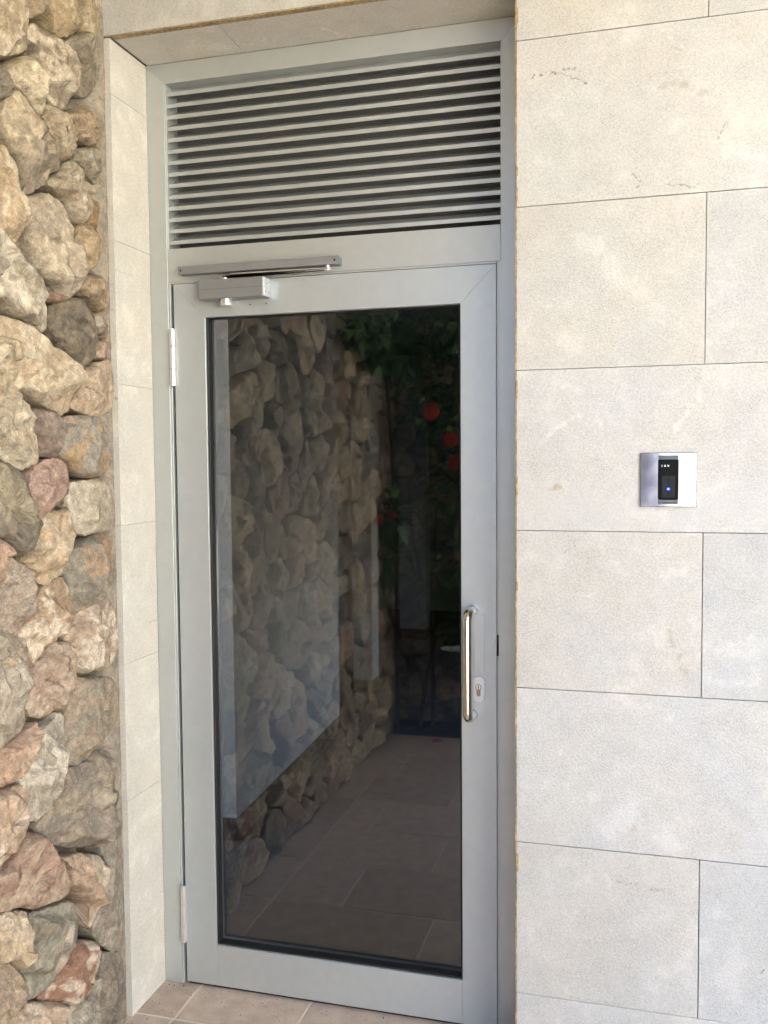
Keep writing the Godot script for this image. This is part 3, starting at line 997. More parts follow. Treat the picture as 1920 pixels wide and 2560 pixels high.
func build_facade() -> void:
	var w := thing("facade_wall", "pale limestone slab wall round the metal doorway, with the square steel plate on it", "wall")
	var ys := [0.0, 0.241, 0.641, 1.041, 1.441, 1.841, 2.241, 2.641, 3.041, 3.30]
	var gap := 0.0012
	var n := 0
	for k in ys.size() - 1:
		var xs := [0.0, 0.444, 1.244, 2.044, 2.844] if k % 2 == 1 else [0.0, 0.844, 1.644, 2.444, 3.0]
		for i in xs.size() - 1:
			var main: bool = i == 0 and (k == 6 or k == 4 or k == 3 or k == 2 or k == 1)
			var sh := Vector2.ZERO if main or (k == 5 and i < 2) else Vector2(0.31 * k + 0.57 * i, 0.47 * k + 0.23 * i)
			var proud := (rng_at(k * 3.7 + i) - 0.5) * 0.0016
			gap = 0.0003 + 0.0009 * rng_at(k * 5.9 + i * 2.3)
			part("slab", box_mesh(Vector3(xs[i] + (gap if i > 0 else 0.0), ys[k] + (gap if k > 0 else 0.004), -0.02), Vector3(xs[i + 1] - gap, ys[k + 1] - gap, proud), 0.0007, sh), mat["lime%d" % ((k * 2 + i * 3) % 4)], w)
	# over the door
	part("lintel_slab", box_mesh(Vector3(WALL_LEFT - 0.021, TOP_Y + 0.004, -0.02), Vector3(-0.352, 3.041, 0.0), 0.0007, Vector2(0.7, 0.9)), mat.lime2, w)
	part("lintel_slab", box_mesh(Vector3(-0.35, TOP_Y + 0.004, -0.02), Vector3(-0.0012, 3.041, 0.0005), 0.0007, Vector2(0.2, 0.35)), mat.lime2, w)
	part("lintel_slab", box_mesh(Vector3(WALL_LEFT - 0.021, 3.043, -0.02), Vector3(-0.0012, 3.30, 0.0), 0.0007, Vector2(0.1, 1.3)), mat.lime0, w)
	# soffit slabs
	var sx := [WALL_LEFT + 0.002, -0.806, -0.004]
	for i in 2:
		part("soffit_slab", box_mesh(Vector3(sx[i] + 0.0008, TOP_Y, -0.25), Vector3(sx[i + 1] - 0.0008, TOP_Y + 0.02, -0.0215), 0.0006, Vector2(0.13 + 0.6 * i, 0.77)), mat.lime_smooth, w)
	# left reveal slabs, whose sawn front edges show
	for k in 8:
		gap = 0.0004
		var top: float = minf(ys[k + 1], TOP_Y) - (gap if k < 7 else 0.0025)
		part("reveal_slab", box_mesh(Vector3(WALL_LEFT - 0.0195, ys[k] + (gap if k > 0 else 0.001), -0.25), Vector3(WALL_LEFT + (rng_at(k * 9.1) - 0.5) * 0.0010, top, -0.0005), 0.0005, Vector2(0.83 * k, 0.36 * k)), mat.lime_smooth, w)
	for k in 8:
		part("reveal_slab", box_mesh(Vector3(0.0005, ys[k] + gap, -0.25), Vector3(0.0195, minf(ys[k + 1], TOP_Y) - gap, -0.0205), 0.0006, Vector2(0.41 * k, 0.6)), mat.lime0, w)
	# ochre filler along the sawn edges
	var st := begin()
	for k in 46:
		var y0 := 0.01 + k * 0.0605
		var wd := 0.0024 + 0.0030 * rng_at(k * 3.3) + (0.003 if rng_at(k * 7.7) > 0.93 else 0.0)
		cbox(Vector3(-0.0032 - 0.0016 * rng_at(k * 1.3), y0, -0.019), Vector3(-0.0002, y0 + 0.0605, -0.0006), 0.0006, Vector2.ZERO, st)
		if wd > 0.0052:
			cbox(Vector3(-0.0016, y0 + 0.008, -0.002), Vector3(wd * 0.6, y0 + 0.03 + 0.03 * rng_at(k * 2.2), 0.0011), 0.0004, Vector2.ZERO, st)
	var edge := part("edge_filler", st.commit(), mat.sealant, w)
	edge.set_meta("kind", "stuff")
	part("edge_filler", box_mesh(Vector3(WALL_LEFT + 0.001, TOP_Y - 0.0005, -0.0205), Vector3(-0.003, TOP_Y + 0.0035, -0.0004), 0.0006), mat.sealant, w)
	# the masonry behind the slabs
	part("masonry_core", box_mesh(Vector3(0.0205, 0.0, -0.32), Vector3(3.0, 3.30, -0.0208), 0.0), mat.core, w)
	part("masonry_core", box_mesh(Vector3(-1.6, TOP_Y + 0.0205, -0.32), Vector3(0.02, 3.30, -0.0208), 0.0), mat.core, w)
	part("masonry_core", box_mesh(Vector3(-1.6, 0.0, -0.32), Vector3(WALL_LEFT - 0.020, TOP_Y + 0.02, -0.006), 0.0), mat.core, w)
	# the porch ceiling, then unseen things added to steer the light
	struct("porch_ceiling", box_mesh(Vector3(-1.7, 3.30, -0.32), Vector3(2.4, 3.48, 2.6), 0.004), mat.plaster)
	struct("bounce_wall", box_mesh(Vector3(4.0, -0.06, -0.02), Vector3(4.3, 3.6, 9.0), 0.01), mat.stucco)  # added sunlit surface, bounces light onto the reveal and rubble
	var hedge := struct("sky_block_hedge", foliage_mesh([[Vector3(-3.0, 1.0, 8.4), Vector3(1.4, 1.1, 0.5)], [Vector3(-1.0, 1.0, 8.5), Vector3(1.4, 1.2, 0.5)], [Vector3(1.0, 0.9, 8.4), Vector3(1.4, 1.1, 0.5)], [Vector3(3.0, 1.0, 8.5), Vector3(1.3, 1.2, 0.5)]], 6000, 21), mat.leaf)  # added to cut low sky light on the facade
	var tree := thing("stand_in_conifer", "slim bluish conifer in a clay pot, added in place of the person mirrored in the steel plate", "potted plant", Vector3(0.27, 0, 2.96))  # added behind the camera as a dark bluish reflection for the steel plate
	part("pot", tube(PackedVector3Array([Vector3(0, 0.0, 0), Vector3(0, 0.02, 0), Vector3(0, 0.30, 0), Vector3(0, 0.301, 0), Vector3(0, 0.36, 0)]), PackedFloat32Array([0.12, 0.125, 0.165, 0.18, 0.18]), 24).commit(), mat.clay, tree)
	part("trunk", tube(PackedVector3Array([Vector3(0, 0.34, 0), Vector3(0, 1.2, 0), Vector3(0, 2.0, 0)]), PackedFloat32Array([0.03, 0.02, 0.006]), 8).commit(), mat.bark, tree)
	var crown := part("crown", foliage_mesh([[Vector3(0, 0.8, 0), Vector3(0.20, 0.40, 0.20)], [Vector3(0, 1.3, 0), Vector3(0.19, 0.45, 0.19)], [Vector3(0, 1.8, 0), Vector3(0.12, 0.40, 0.12)]], 4000, 33, 0.8), mat.stand_in_blue, tree)
	crown.set_meta("kind", "stuff")
	var spots := [[-4.2, 8.2, 0.9], [-1.6, 7.8, 1.0], [2.6, 8.4, 1.1]]  # unseen trees added to block sky light from the front
	var labels := ["broad tree added to block sky, farthest from the white bounce wall", "broad tree added to block sky, in the middle of the row of three", "broad tree added to block sky, next to the white bounce wall"]
	for k in 3:
		var q = spots[k]
		var t := thing("sky_block_tree", labels[k], "tree", Vector3(q[0], -0.06, q[1]), "trees added to block sky")
		part("trunk", tube(PackedVector3Array([Vector3(0, 0, 0), Vector3(0.05, 1.3, 0), Vector3(0, 2.6, 0.05), Vector3(0.1, 4.2, 0)]), PackedFloat32Array([0.14, 0.11, 0.09, 0.03]), 10).commit(), mat.bark, t)
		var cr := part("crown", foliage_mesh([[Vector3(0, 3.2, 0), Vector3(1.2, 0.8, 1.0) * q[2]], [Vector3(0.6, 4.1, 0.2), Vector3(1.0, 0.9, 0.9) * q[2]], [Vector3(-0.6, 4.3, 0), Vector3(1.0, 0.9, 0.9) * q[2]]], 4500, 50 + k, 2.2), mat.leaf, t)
		cr.set_meta("kind", "stuff")
	hedge.set_meta("kind", "stuff")
	hedge.set_meta("label", "low green hedge added across the garden to cut the sky facing the doorway")
	hedge.set_meta("category", "hedge")
	struct("shade_storey", box_mesh(Vector3(-7.0, 3.49, -7.6), Vector3(0.7, 5.0, -0.03), 0.0), mat.plaster)  # unseen mass added above to cast shade over the doorway
	struct("shade_storey", box_mesh(Vector3(0.702, 3.49, -1.2), Vector3(4.0, 5.0, -0.03), 0.0), mat.plaster)

func build_rubble() -> void:
	var w := thing("rubble_wall", "rubble stone wall of tan, grey and rusty rocks, left of the metal door", "wall")
	var place := Transform3D(Basis(Vector3(0, 0, 1), Vector3(0, 1, 0), Vector3(1, 0, 0)), Vector3(ROCK_X, 0, 0))
	part("mortar", mortar_mesh(place, Rect2(0, 0, 2.7, 3.3), true), mat.mortar, w)
	part("masonry_core", box_mesh(Vector3(-1.6, 0, 0.0), Vector3(-1.215, 3.3, 2.9), 0.0), mat.core, w)
	var taken := PackedVector2Array()
	for k in ROCKS.size():
		var row = ROCKS[k]
		var flatpts = row[3]
		var o := PackedVector2Array()
		var c := Vector2.ZERO
		for i in range(0, flatpts.size(), 2):
			o.append(Vector2(flatpts[i], flatpts[i + 1]) * 0.001)
			c += o[o.size() - 1]
		c /= o.size()
		taken.append(c)
		part("stone", rock_mesh(o, 0.024 + 0.018 * rng_at(k * 1.7), rock_colour(row[0]), rock_colour(row[1]), row[2], place, k + 1, 72, true), mat.rock, w)
	fill_rocks(w, place, Rect2(0.02, 0.02, 2.53, 3.26), taken, Rect2(-1, 0, 1.46, 2.76), 101, 0.57)
	var e := thing("rubble_end_wall", "rubble stone wall with a red flowered shrub before it, seen in the door glass", "wall")
	var back := Transform3D(Basis(Vector3(1, 0, 0), Vector3(0, 1, 0), Vector3(0, 0, -1)), Vector3(0, 0, 2.62))
	part("mortar", mortar_mesh(back, Rect2(-1.2, 0, 1.05, 3.3), false), mat.mortar, e)
	part("masonry_core", box_mesh(Vector3(-1.2, 0, 2.71), Vector3(-0.15, 3.3, 3.0), 0.0), mat.core, e)
	fill_rocks(e, back, Rect2(-1.18, 0.01, 1.03, 3.2), PackedVector2Array(), Rect2(-9, -9, 1, 1), 303)

func build_frame() -> void:
	var f := thing("doorway", "silver aluminium frame fixed in the stone opening, with a slatted vent above the door", "door frame")
	var zb := -0.262
	var z := FRAME_Z
	# jambs and head, mitred at the top corners
	part("jamb", prism(PackedVector2Array([Vector2(WALL_LEFT + 0.001, 0.001), Vector2(-1.0635, 0.001), Vector2(-1.0635, 2.7335), Vector2(WALL_LEFT + 0.001, TOP_Y - 0.002)]), zb, z, 0.0009).commit(), mat.metal, f)
	part("jamb", prism(PackedVector2Array([Vector2(0.0003, 0.001), Vector2(0.0003, TOP_Y - 0.002), Vector2(-0.0670, 2.7335), Vector2(-0.0670, 2.1555), Vector2(-0.0745, 2.1555), Vector2(-0.0745, 0.001)]), zb, z, 0.0009).commit(), mat.metal, f)
	part("head", prism(PackedVector2Array([Vector2(WALL_LEFT + 0.001, TOP_Y - 0.002), Vector2(-1.0635, 2.7335), Vector2(-0.0670, 2.7335), Vector2(0.0003, TOP_Y - 0.002)]), zb, z + 0.0003, 0.0009).commit(), mat.metal, f)
	part("transom", prism(rect(-1.0630, 2.1555, -0.0675, 2.2527), zb, z - 0.0004, 0.0008).commit(), mat.metal, f)
	# thin rebate lips round the leaf
	part("rebate", prism(rect(-1.0630, 0.001, -1.0568, 2.1550), zb, z - 0.003, 0.0006).commit(), mat.metal, f)
	part("rebate", prism(rect(-0.0792, 0.001, -0.0748, 2.1550), zb, z - 0.004, 0.0006).commit(), mat.metal, f)
	part("rebate", prism(rect(-1.0566, 2.1500, -0.0794, 2.1552), zb, z - 0.0022, 0.0006).commit(), mat.metal, f)
	part("door_stop", prism(rect(-1.0566, 0.003, -1.034, 2.1498), zb - 0.01, z - 0.020, 0.0006).commit(), mat.metal_dark, f)
	part("strike_slot", box_mesh(Vector3(-0.0800, 1.077, -0.2375), Vector3(-0.0744, 1.136, z - 0.0025), 0.0002), mat.black, f)
	# the vent: fourteen sloping blades
	part("vent_backing", box_mesh(Vector3(-1.0636, 2.2527, -0.276), Vector3(-0.0672, 2.7337, -0.272), 0.0), mat.void, f)
	for k in 2:
		part("vent_side", box_mesh(Vector3([-1.0634, -0.0690][k], 2.2529, -0.270), Vector3([-1.0605, -0.0672][k], 2.7333, z - 0.006), 0.0004), mat.metal, f)
	part("vent_top_rail", box_mesh(Vector3(-1.0604, 2.7185, -0.270), Vector3(-0.0691, 2.7332, z - 0.040), 0.0004), mat.metal_dark, f)
	for k in 14:
		var top := 2.7126 - k * 0.0333
		var zf := z - 0.0135
		var side := PackedVector2Array([Vector2(zf, top), Vector2(zf, top - 0.0114), Vector2(zf - 0.0015, top - 0.0114), Vector2(zf - 0.0022, top - 0.0030), Vector2(zf - 0.042, top + 0.0200), Vector2(zf - 0.0427, top + 0.0218), Vector2(zf - 0.0035, top)])
		# profile lies in (z, y); length runs along x
		var xf := Transform3D(Basis(Vector3(0, 0, 1), Vector3(0, 1, 0), Vector3(-1, 0, 0)), Vector3.ZERO)
		part("vent_blade", blade(side, -1.0600, -0.0695).commit(), mat.metal, f)

# a profile in (z, y), drawn along x
func blade(p: PackedVector2Array, x0: float, x1: float) -> SurfaceTool:
	var st := begin()
	var mid := Vector2.ZERO
	for q in p:
		mid += q
	mid /= p.size()
	if Geometry2D.is_polygon_clockwise(p):
		p.reverse()
	for i in p.size():
		var a := p[i]
		var b := p[(i + 1) % p.size()]
		var d := (b - a).normalized()
		poly(st, [Vector3(x0, a.y, a.x), Vector3(x1, a.y, a.x), Vector3(x1, b.y, b.x), Vector3(x0, b.y, b.x)], Vector3(0, -d.x, d.y))
	return st

func build_door() -> void:
	var d := thing("glass_door", "silver aluminium door with one tall dark glass pane and a vertical pull bar", "door")
	var z := FRAME_Z - 0.0008
	var zb := -0.254
	var l := -1.0460
	var r := -0.0802
	var gl := -0.9445
	var gr := -0.1789
	var t := 2.1482
	var gt := 2.0468
	var gb := 0.1382
	var b := 0.0105
	part("stile", prism(PackedVector2Array([Vector2(l, b), Vector2(gl, b), Vector2(gl, gt), Vector2(l, t)]), zb, z, 0.0008).commit(), mat.metal_door, d)
	part("stile", prism(PackedVector2Array([Vector2(gr, b), Vector2(r, b), Vector2(r, t), Vector2(gr, gt)]), zb, z, 0.0008).commit(), mat.metal_door, d)
	part("top_rail", prism(PackedVector2Array([Vector2(l, t), Vector2(gl, gt), Vector2(gr, gt), Vector2(r, t)]), zb, z + 0.0003, 0.0008).commit(), mat.metal_door, d)
	part("bottom_rail", prism(rect(gl + 0.0003, b, gr - 0.0003, gb), zb, z - 0.0003, 0.0007).commit(), mat.metal_door, d)
	part("bottom_seal", box_mesh(Vector3(l + 0.002, 0.0012, -0.245), Vector3(r - 0.002, b, -0.203), 0.0005), mat.rubber, d)
	# glazing gasket
	var g0 := -0.2285
	var g1 := z - 0.006
	var k := 0.0062
	part("gasket", prism(rect(gl + 0.0002, gb + 0.0002, gl + k, gt - 0.0002), g0, g1, 0.002).commit(), mat.rubber, d)
	part("gasket", prism(rect(gr - k, gb + 0.0002, gr - 0.0002, gt - 0.0002), g0, g1, 0.002).commit(), mat.rubber, d)
	part("gasket", prism(rect(gl + k + 0.0001, gb + 0.0002, gr - k - 0.0001, gb + k), g0, g1, 0.002).commit(), mat.rubber, d)
	part("gasket", prism(rect(gl + k + 0.0001, gt - 0.003, gr - k - 0.0001, gt - 0.0002), g0, g1 - 0.012, 0.001).commit(), mat.rubber, d)
	var gst := begin()      # outer pane: its front face carries the sun-control coating
	poly(gst, [Vector3(gl + 0.0005, gb + 0.0005, -0.2290), Vector3(gr - 0.0005, gb + 0.0005, -0.2290), Vector3(gr - 0.0005, gt - 0.0005, -0.2290), Vector3(gl + 0.0005, gt - 0.0005, -0.2290)], Vector3(0, 0, 1))
	var gm := gst.commit()
	cbox(Vector3(gl + 0.0005, gb + 0.0005, -0.2345), Vector3(gr - 0.0005, gt - 0.0005, -0.2295), 0.0).commit(gm)
	gm.surface_set_material(0, mat.glass_coated)
	gm.surface_set_material(1, mat.glass)
	part("glass_pane", gm, null, d)
	part("glass_pane", box_mesh(Vector3(gl + 0.0005, gb + 0.0005, -0.2525), Vector3(gr - 0.0005, gt - 0.0005, -0.2470), 0.0), mat.glass, d)
	# pull bar
	var path := PackedVector3Array()
	var rad := PackedFloat32Array()
	var x0 := -0.1485
	var x1 := -0.1525
	var zf := -0.1340
	var bend := 0.022
	path.append(Vector3(x0, 1.2020, z))
	path.append(Vector3(x0, 1.2020, zf - bend))
	for i in range(1, 9):
		var a := PI / 2 * i / 8.0
		path.append(Vector3(lerpf(x0, x1, i / 8.0), 1.2020 - bend + bend * cos(a), zf - bend + bend * sin(a)))
	for i in range(1, 9):
		var a := PI / 2 * i / 8.0
		path.append(Vector3(lerpf(x1, x0, i / 8.0), 0.9100 + bend - bend * sin(a), zf - bend + bend * cos(a)))
	path.append(Vector3(x0, 0.9100, z))
	for i in path.size():
		rad.append(0.0128)
	var h := part("pull_handle", tube(path, rad, 24).commit(), mat.chrome, d)
	for y in [1.2020, 0.9100]:
		part("mounting_collar", prism(circle2d(x0, y, 0.0150, 28), z - 0.001, z + 0.006, 0.0015, Transform3D(), null, true).commit(), mat.metal_door, h)
	# lock
	part("cover_plate", prism(rect(-0.1422, 1.0290, -0.1138, 1.1912), z - 0.001, z + 0.0007, 0.0004).commit(), mat.metal_door, d)
	var esc := part("lock_plate", prism(capsule2d(-0.1297, 0.9445, 1.0187, 0.0172, 16), z - 0.001, z + 0.0034, 0.0012, Transform3D(), null, true).commit(), mat.plate, d)
	var cyl := begin()
	prism(circle2d(-0.1305, 0.9875, 0.0086, 28), z, z + 0.0052, 0.0007, Transform3D(), cyl, true)
	prism(capsule2d(-0.1305, 0.9620, 0.9875, 0.0056, 10), z, z + 0.0049, 0.0006, Transform3D(), cyl, true)
	part("lock_cylinder", cyl.commit(), mat.brass, esc)
	part("plug", prism(circle2d(-0.1305, 0.9882, 0.0064, 24), z + 0.005, z + 0.0057, 0.0003, Transform3D(), null, true).commit(), mat.satin, esc)
	part("keyhole", prism(PackedVector2Array([Vector2(-0.1315, 0.9842), Vector2(-0.1297, 0.9842), Vector2(-0.1290, 0.9868), Vector2(-0.1300, 0.9882), Vector2(-0.1292, 0.9912), Vector2(-0.1314, 0.9912), Vector2(-0.1322, 0.9890)]), z + 0.005, z + 0.0061, 0.0001).commit(), mat.black, esc)
	# lever on the room side
	var lp := PackedVector3Array([Vector3(-0.131, 1.071, zb + 0.004), Vector3(-0.131, 1.071, zb - 0.030), Vector3(-0.134, 1.071, zb - 0.041), Vector3(-0.146, 1.071, zb - 0.046), Vector3(-0.180, 1.071, zb - 0.046), Vector3(-0.222, 1.0708, zb - 0.045), Vector3(-0.246, 1.0704, zb - 0.043), Vector3(-0.2555, 1.0702, zb - 0.041), Vector3(-0.2580, 1.0702, zb - 0.040)])
	part("lever_handle", tube(lp, PackedFloat32Array([0.0095, 0.0095, 0.0098, 0.0098, 0.0098, 0.0090, 0.0072, 0.0042, 0.0012]), 18).commit(), mat.satin, d)
	# hinges: three knuckles each
	for hy in [[2.018, 1.9655, 1.898, 1.847], [0.318, 0.259, 0.191, 0.139]]:
		var hinge: MeshInstance3D = null
		for i in 3:
			var xf := Transform3D(Basis(Vector3(1, 0, 0), Vector3(0, 0, -1), Vector3(0, 1, 0)), Vector3(-1.0490, 0, -0.1865))
			var m := prism(circle2d(0, 0, 0.0086, 22), hy[i + 1] + 0.0009, hy[i] - 0.0009, 0.0012, xf, null, true).commit()
			if i == 0:
				hinge = part("hinge", m, mat.satin, d)
			else:
				part("knuckle", m, mat.satin, hinge)
		part("pin", prism(circle2d(0, 0, 0.0066, 16), hy[3] + 0.003, hy[0] - 0.003, 0.0005, Transform3D(Basis(Vector3(1, 0, 0), Vector3(0, 0, -1), Vector3(0, 1, 0)), Vector3(-1.0490, 0, -0.1865)), null, true).commit(), mat.metal_dark, hinge)
	# two empty screw holes under the closer
	for x in [-0.800, -0.750]:
		part("screw_hole", prism(circle2d(x, 2.0765, 0.0022, 10), z - 0.001, z + 0.0006, 0.0002).commit(), mat.black, d)

func build_interior() -> void:
	struct("indoor_floor", box_mesh(Vector3(-2.4, -0.055, -7.4), Vector3(0.6, -0.002, -0.262), 0.0), mat.indoor_floor)
	struct("indoor_ceiling", box_mesh(Vector3(-2.5, 2.75, -7.5), Vector3(0.8, 2.85, -0.325), 0.0), mat.indoor)
	struct("indoor_wall", box_mesh(Vector3(-2.5, -0.06, -7.5), Vector3(-2.4, 2.75, -0.325), 0.0), mat.indoor)
	struct("indoor_wall", box_mesh(Vector3(-2.4, -0.06, -7.5), Vector3(0.7, 2.75, -7.4), 0.0), mat.indoor)
	# the near wall on the left, standing on a dark skirting
	struct("indoor_wall", prism(PackedVector2Array([Vector2(-2.4, 1.24), Vector2(-1.355, 1.24), Vector2(-1.428, 2.88), Vector2(-2.4, 2.88)]), 0.096, 2.75, 0.001, Transform3D(Basis(Vector3(1, 0, 0), Vector3(0, 0, -1), Vector3(0, 1, 0)), Vector3.ZERO)).commit(), mat.indoor)
	struct("skirting", prism(PackedVector2Array([Vector2(-2.4, 1.232), Vector2(-1.346, 1.232), Vector2(-1.420, 2.884), Vector2(-2.4, 2.884)]), 0.0, 0.095, 0.002, Transform3D(Basis(Vector3(1, 0, 0), Vector3(0, 0, -1), Vector3(0, 1, 0)), Vector3.ZERO)).commit(), mat.skirting)
	for q in [[-1.62, -1.480, -3.77], [-1.795, -1.550, -5.75]]:
		struct("indoor_pier", box_mesh(Vector3(q[0], 0.096, q[2] - 0.16), Vector3(q[1], 2.2, q[2]), 0.001), mat.indoor)
		struct("skirting", box_mesh(Vector3(q[0], 0.0, q[2] - 0.16), Vector3(q[1], 0.0955, q[2] + 0.002), 0.001), mat.skirting)
	# right-hand wall, with an opening added so sky light brightens the hall
	var rw := [[-7.4, -4.3, -0.06, 2.75], [-4.3, -1.9, -0.06, 0.35], [-4.3, -1.9, 1.15, 2.75], [-1.9, -0.325, -0.06, 2.75]]
	for q in rw:
		struct("indoor_wall", box_mesh(Vector3(0.6, q[2], q[0]), Vector3(0.7, q[3], q[1]), 0.0), mat.indoor)

func build_closer() -> void:
	var c := thing("door_closer", "grey boxy door closer with a sliding arm in a long rail above it", "door closer")
	var z := FRAME_Z
	part("closer_body", box_mesh(Vector3(-0.939, 2.0905, z + 0.0005), Vector3(-0.7370, 2.1455, z + 0.050), 0.0016), mat.metal_dark, c)
	part("end_cap", box_mesh(Vector3(-0.7368, 2.0912, z + 0.0008), Vector3(-0.7345, 2.1448, z + 0.0492), 0.0010), mat.metal_door, c)
	part("groove", box_mesh(Vector3(-0.9385, 2.1172, z + 0.0495), Vector3(-0.7375, 2.1178, z + 0.0503), 0.0001), mat.rubber, c)
	for p in [[-0.7343, 2.135, z + 0.012], [-0.7343, 2.128, z + 0.030], [-0.7343, 2.104, z + 0.012], [-0.7343, 2.104, z + 0.040]]:
		part("screw", prism(circle2d(0, 0, 0.0018, 10), 0.0, 0.0007, 0.0001, Transform3D(Basis(Vector3(0, 0, -1), Vector3(0, 1, 0), Vector3(1, 0, 0)), Vector3(p[0] - 0.0004, p[1], p[2]))).commit(), mat.black, c)
	var vert := Basis(Vector3(1, 0, 0), Vector3(0, 0, -1), Vector3(0, 1, 0))
	part("spindle_cap", prism(circle2d(0, 0, 0.0175, 30), 0.0, 0.0185, 0.0018, Transform3D(Basis(Vector3(1, 0, 0), Vector3(0, 0, 1), Vector3(0, -1, 0)), Vector3(-0.864, 2.0905, z + 0.025)), null, true).commit(), mat.satin, c)
	var sp := part("spindle", prism(circle2d(0, 0, 0.011, 24), 2.1452, 2.1530, 0.0008, Transform3D(vert, Vector3(-0.866, 0, z + 0.025)), null, true).commit(), mat.satin, c)
	var arm := begin()
	# flat bar, cranked up from the spindle to the rail
	var pr := PackedVector2Array([Vector2(-0.8800, 2.1500), Vector2(-0.8560, 2.1500), Vector2(-0.8440, 2.1580), Vector2(-0.5440, 2.1570), Vector2(-0.5440, 2.1620), Vector2(-0.8460, 2.1632), Vector2(-0.8580, 2.1548), Vector2(-0.8800, 2.1548)])
	prism(pr, z + 0.015, z + 0.034, 0.0012, Transform3D(), arm)
	part("arm", arm.commit(), mat.satin, c)
	part("slider_pin", prism(circle2d(0, 0, 0.0070, 20), 2.1545, 2.1690, 0.0008, Transform3D(vert, Vector3(-0.5520, 0, z + 0.0245)), null, true).commit(), mat.satin, c)
	# guide rail: a U profile open below
	var rail := begin()
	cbox(Vector3(-1.0090, 2.1690, z + 0.0270), Vector3(-0.5200, 2.1925, z + 0.0320), 0.0008, Vector2.ZERO, rail)
	part("guide_rail", rail.commit(), mat.metal_dark, c)
	part("rail_back", box_mesh(Vector3(-1.0090, 2.1690, z - 0.0002), Vector3(-0.5200, 2.1925, z + 0.0050), 0.0006), mat.metal_dark, c)
	part("rail_top", box_mesh(Vector3(-1.0090, 2.1870, z + 0.0052), Vector3(-0.5200, 2.1922, z + 0.0268), 0.0004), mat.metal_dark, c)
	for x in [-1.0115, -0.5198]:
		part("rail_end_cap", box_mesh(Vector3(x, 2.1688, z - 0.0001), Vector3(x + 0.0023, 2.1927, z + 0.0323), 0.0006), mat.plastic_grey, c)
	for x in [-1.0035, -0.5290]:
		part("screw", prism(circle2d(x, 2.1806, 0.0030, 14), z + 0.0318, z + 0.0328, 0.0003).commit(), mat.plastic_key, c)

func build_reader() -> void:
	var c := thing("card_reader", "black card reader with a blue light on a square polished steel plate", "card reader")
	part("wall_plate", prism(rect(0.2985, 1.5025, 0.4290, 1.6330), 0.0008, 0.0065, 0.0016).commit(), mat.steel, c)
	var x0 := 0.3400
	var x1 := 0.3865
	var body := part("reader_body", box_mesh(Vector3(x0, 1.5205, 0.0066), Vector3(x1, 1.6165, 0.0250), 0.0022), mat.plastic, c)
	part("end_band", box_mesh(Vector3(x0 + 0.0004, 1.6167, 0.0066), Vector3(x1 - 0.0004, 1.6215, 0.0242), 0.0015), mat.plastic_grey, body)
	part("end_band", box_mesh(Vector3(x0 + 0.0004, 1.6217, 0.0066), Vector3(x1 - 0.0004, 1.6262, 0.0215), 0.0015), mat.plastic_grey, body)
	part("end_band", box_mesh(Vector3(x0 + 0.0004, 1.5143, 0.0066), Vector3(x1 - 0.0004, 1.5203, 0.0242), 0.0015), mat.plastic_grey, body)
	part("end_band", box_mesh(Vector3(x0 + 0.0004, 1.5098, 0.0066), Vector3(x1 - 0.0004, 1.5141, 0.0215), 0.0015), mat.plastic_grey, body)
	part("touch_panel", box_mesh(Vector3(x0 + 0.0082, 1.5258, 0.0240), Vector3(x0 + 0.0230, 1.5775, 0.0257), 0.0004), mat.plastic_key, body)
	part("touch_panel", box_mesh(Vector3(x0 + 0.0238, 1.5258, 0.0240), Vector3(x1 - 0.0080, 1.5775, 0.0257), 0.0004), mat.plastic_key, body)
	part("status_led", prism(circle2d(x0 + 0.0234, 1.5462, 0.0036, 18), 0.0240, 0.0262, 0.0004).commit(), mat.led, body)
	part("status_led", prism(circle2d(x0 + 0.0234, 1.5462, 0.0013, 12), 0.0260, 0.0265, 0.0002).commit(), mat.led_core, body)
	# three small white printed symbols
	for k in 3:
		var sx := x0 + 0.0082 + 0.0072 * k
		var y := 1.6015
		var st := begin()
		if k == 0:
			for q in [[-0.0016, 0.0016, 0.0014, 0.0022], [0.0006, -0.0002, 0.0016, 0.0016], [-0.0014, -0.0006, 0.0008, 0.0], [0.0006, -0.0020, 0.0016, -0.0006], [-0.0018, -0.0024, 0.0006, -0.0016]]:
				prism(rect(sx + q[0], y + q[1], sx + q[2], y + q[3]), 0.0248, 0.0252, 0.0001, Transform3D(), st)
		elif k == 1:
			prism(capsule2d(sx, y - 0.0006, y + 0.0024, 0.00145, 8), 0.0248, 0.0252, 0.0001, Transform3D(), st)
			prism(rect(sx - 0.0021, y - 0.0022, sx + 0.0021, y - 0.0004), 0.0248, 0.0253, 0.0001, Transform3D(), st)
		else:
			prism(circle2d(sx + 0.0004, y - 0.0002, 0.0020, 14), 0.0248, 0.0252, 0.0001, Transform3D(), st)
			prism(rect(sx - 0.0020, y + 0.0008, sx + 0.0006, y + 0.0022), 0.0248, 0.0253, 0.0001, Transform3D(), st)
		part("symbol", st.commit(), mat.print, body)

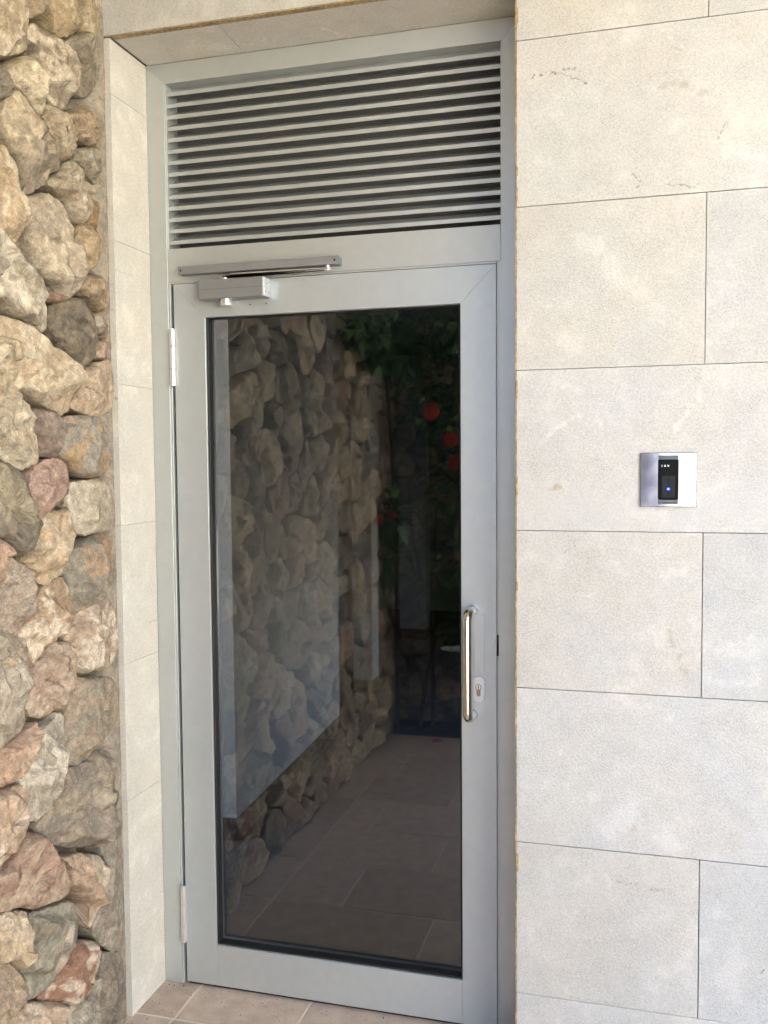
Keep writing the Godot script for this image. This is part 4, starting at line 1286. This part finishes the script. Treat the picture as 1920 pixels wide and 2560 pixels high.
func build_plants() -> void:
	struct("planting_bed", box_mesh(Vector3(-1.15, -0.02, 2.44), Vector3(-0.15, 0.05, 2.60), 0.01), mat.soil)
	var h := thing("hibiscus_shrub", "dark green shrub with red flowers against the rubble, seen in the door glass", "shrub")
	for q in [[-0.92, 0.05, -0.80, 1.4], [-0.72, 0.0, -0.62, 1.7], [-0.55, 0.05, -0.70, 1.2], [-0.84, 0.0, -0.98, 1.5]]:
		var p := PackedVector3Array()
		var rr := PackedFloat32Array()
		for i in 6:
			var t := i / 5.0
			p.append(Vector3(lerpf(q[0], q[2], t) + 0.03 * sin(t * 7.0 + q[0] * 9.0), lerpf(0.02, q[3], t), 2.48 - 0.05 * t))
			rr.append(lerpf(0.014, 0.006, t))
		part("stem", tube(p, rr, 8).commit(), mat.bark, h)
	var blobs := [[Vector3(-0.72, 2.05, 2.42), Vector3(0.32, 0.42, 0.16)], [Vector3(-0.62, 1.55, 2.40), Vector3(0.30, 0.42, 0.17)], [Vector3(-0.68, 1.05, 2.44), Vector3(0.27, 0.38, 0.13)], [Vector3(-0.80, 2.45, 2.40), Vector3(0.36, 0.30, 0.18)], [Vector3(-0.60, 0.65, 2.48), Vector3(0.22, 0.30, 0.10)]]
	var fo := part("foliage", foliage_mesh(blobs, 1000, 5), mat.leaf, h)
	fo.set_meta("kind", "stuff")
	for q in [[-0.815, 1.89, 2.24, 0.050], [-0.70, 1.735, 2.22, 0.043], [-0.688, 1.605, 2.23, 0.036]]:
		part("flower", flower_mesh(q[3], int(q[0] * -1000)), mat.petal, h, Vector3(q[0], q[1], q[2]))
	var v := thing("climbing_shrub", "leafy red flowered climber hanging on the rubble wall, seen in the door glass", "shrub")
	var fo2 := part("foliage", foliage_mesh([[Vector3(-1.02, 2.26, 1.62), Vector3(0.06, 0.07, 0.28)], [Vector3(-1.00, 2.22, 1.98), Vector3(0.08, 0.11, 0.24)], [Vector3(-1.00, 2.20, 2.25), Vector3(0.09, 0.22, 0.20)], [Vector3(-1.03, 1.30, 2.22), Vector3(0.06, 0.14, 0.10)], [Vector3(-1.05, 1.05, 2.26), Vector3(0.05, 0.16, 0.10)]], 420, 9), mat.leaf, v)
	fo2.set_meta("kind", "stuff")
	for q in [[-1.02, 1.315, 2.14, 0.035], [-1.07, 1.30, 2.05, 0.030]]:
		part("flower", flower_mesh(q[3], int(q[1] * 977)), mat.petal, v, Vector3(q[0], q[1], q[2]))
	part("stem", tube(PackedVector3Array([Vector3(-1.06, 0.02, 2.38), Vector3(-1.05, 0.9, 2.34), Vector3(-1.06, 1.7, 2.30), Vector3(-1.05, 2.4, 2.05)]), PackedFloat32Array([0.012, 0.010, 0.008, 0.005]), 8).commit(), mat.bark, v)
	# grit blown into the corners of the threshold
	var gr := RandomNumberGenerator.new()
	gr.seed = 515
	var gst := begin()
	for i in 220:
		var gx := gr.randf_range(-1.10, -0.05)
		var gz := -0.19 + absf(gr.randfn()) * 0.06
		if i % 3 == 0:
			gx = -1.118 + absf(gr.randfn()) * 0.03
			gz = gr.randf_range(-0.18, 0.4)
		var gs := gr.randf_range(0.0006, 0.0022) * (1.6 if gr.randf() < 0.1 else 1.0)
		cbox(Vector3(gx, 0.0009, gz), Vector3(gx + gs * gr.randf_range(0.7, 1.6), 0.0011 + gs * 0.8, gz + gs), gs * 0.25, Vector2.ZERO, gst)
	var grit := part("grit", gst.commit(), mat.bark, self)
	grit.set_meta("kind", "stuff")
	grit.set_meta("label", "fine grit and crumbs on the tiles along the door threshold")
	grit.set_meta("category", "grit")
	var ff := part("fallen_flower", flower_mesh(0.035, 77), mat.petal, self, Vector3(-0.805, 0.012, 2.304))
	ff.rotation = Vector3(PI / 2, 0, 0.4)
	ff.set_meta("label", "single red flower fallen on the floor tiles, seen in the door glass")
	ff.set_meta("category", "flower")
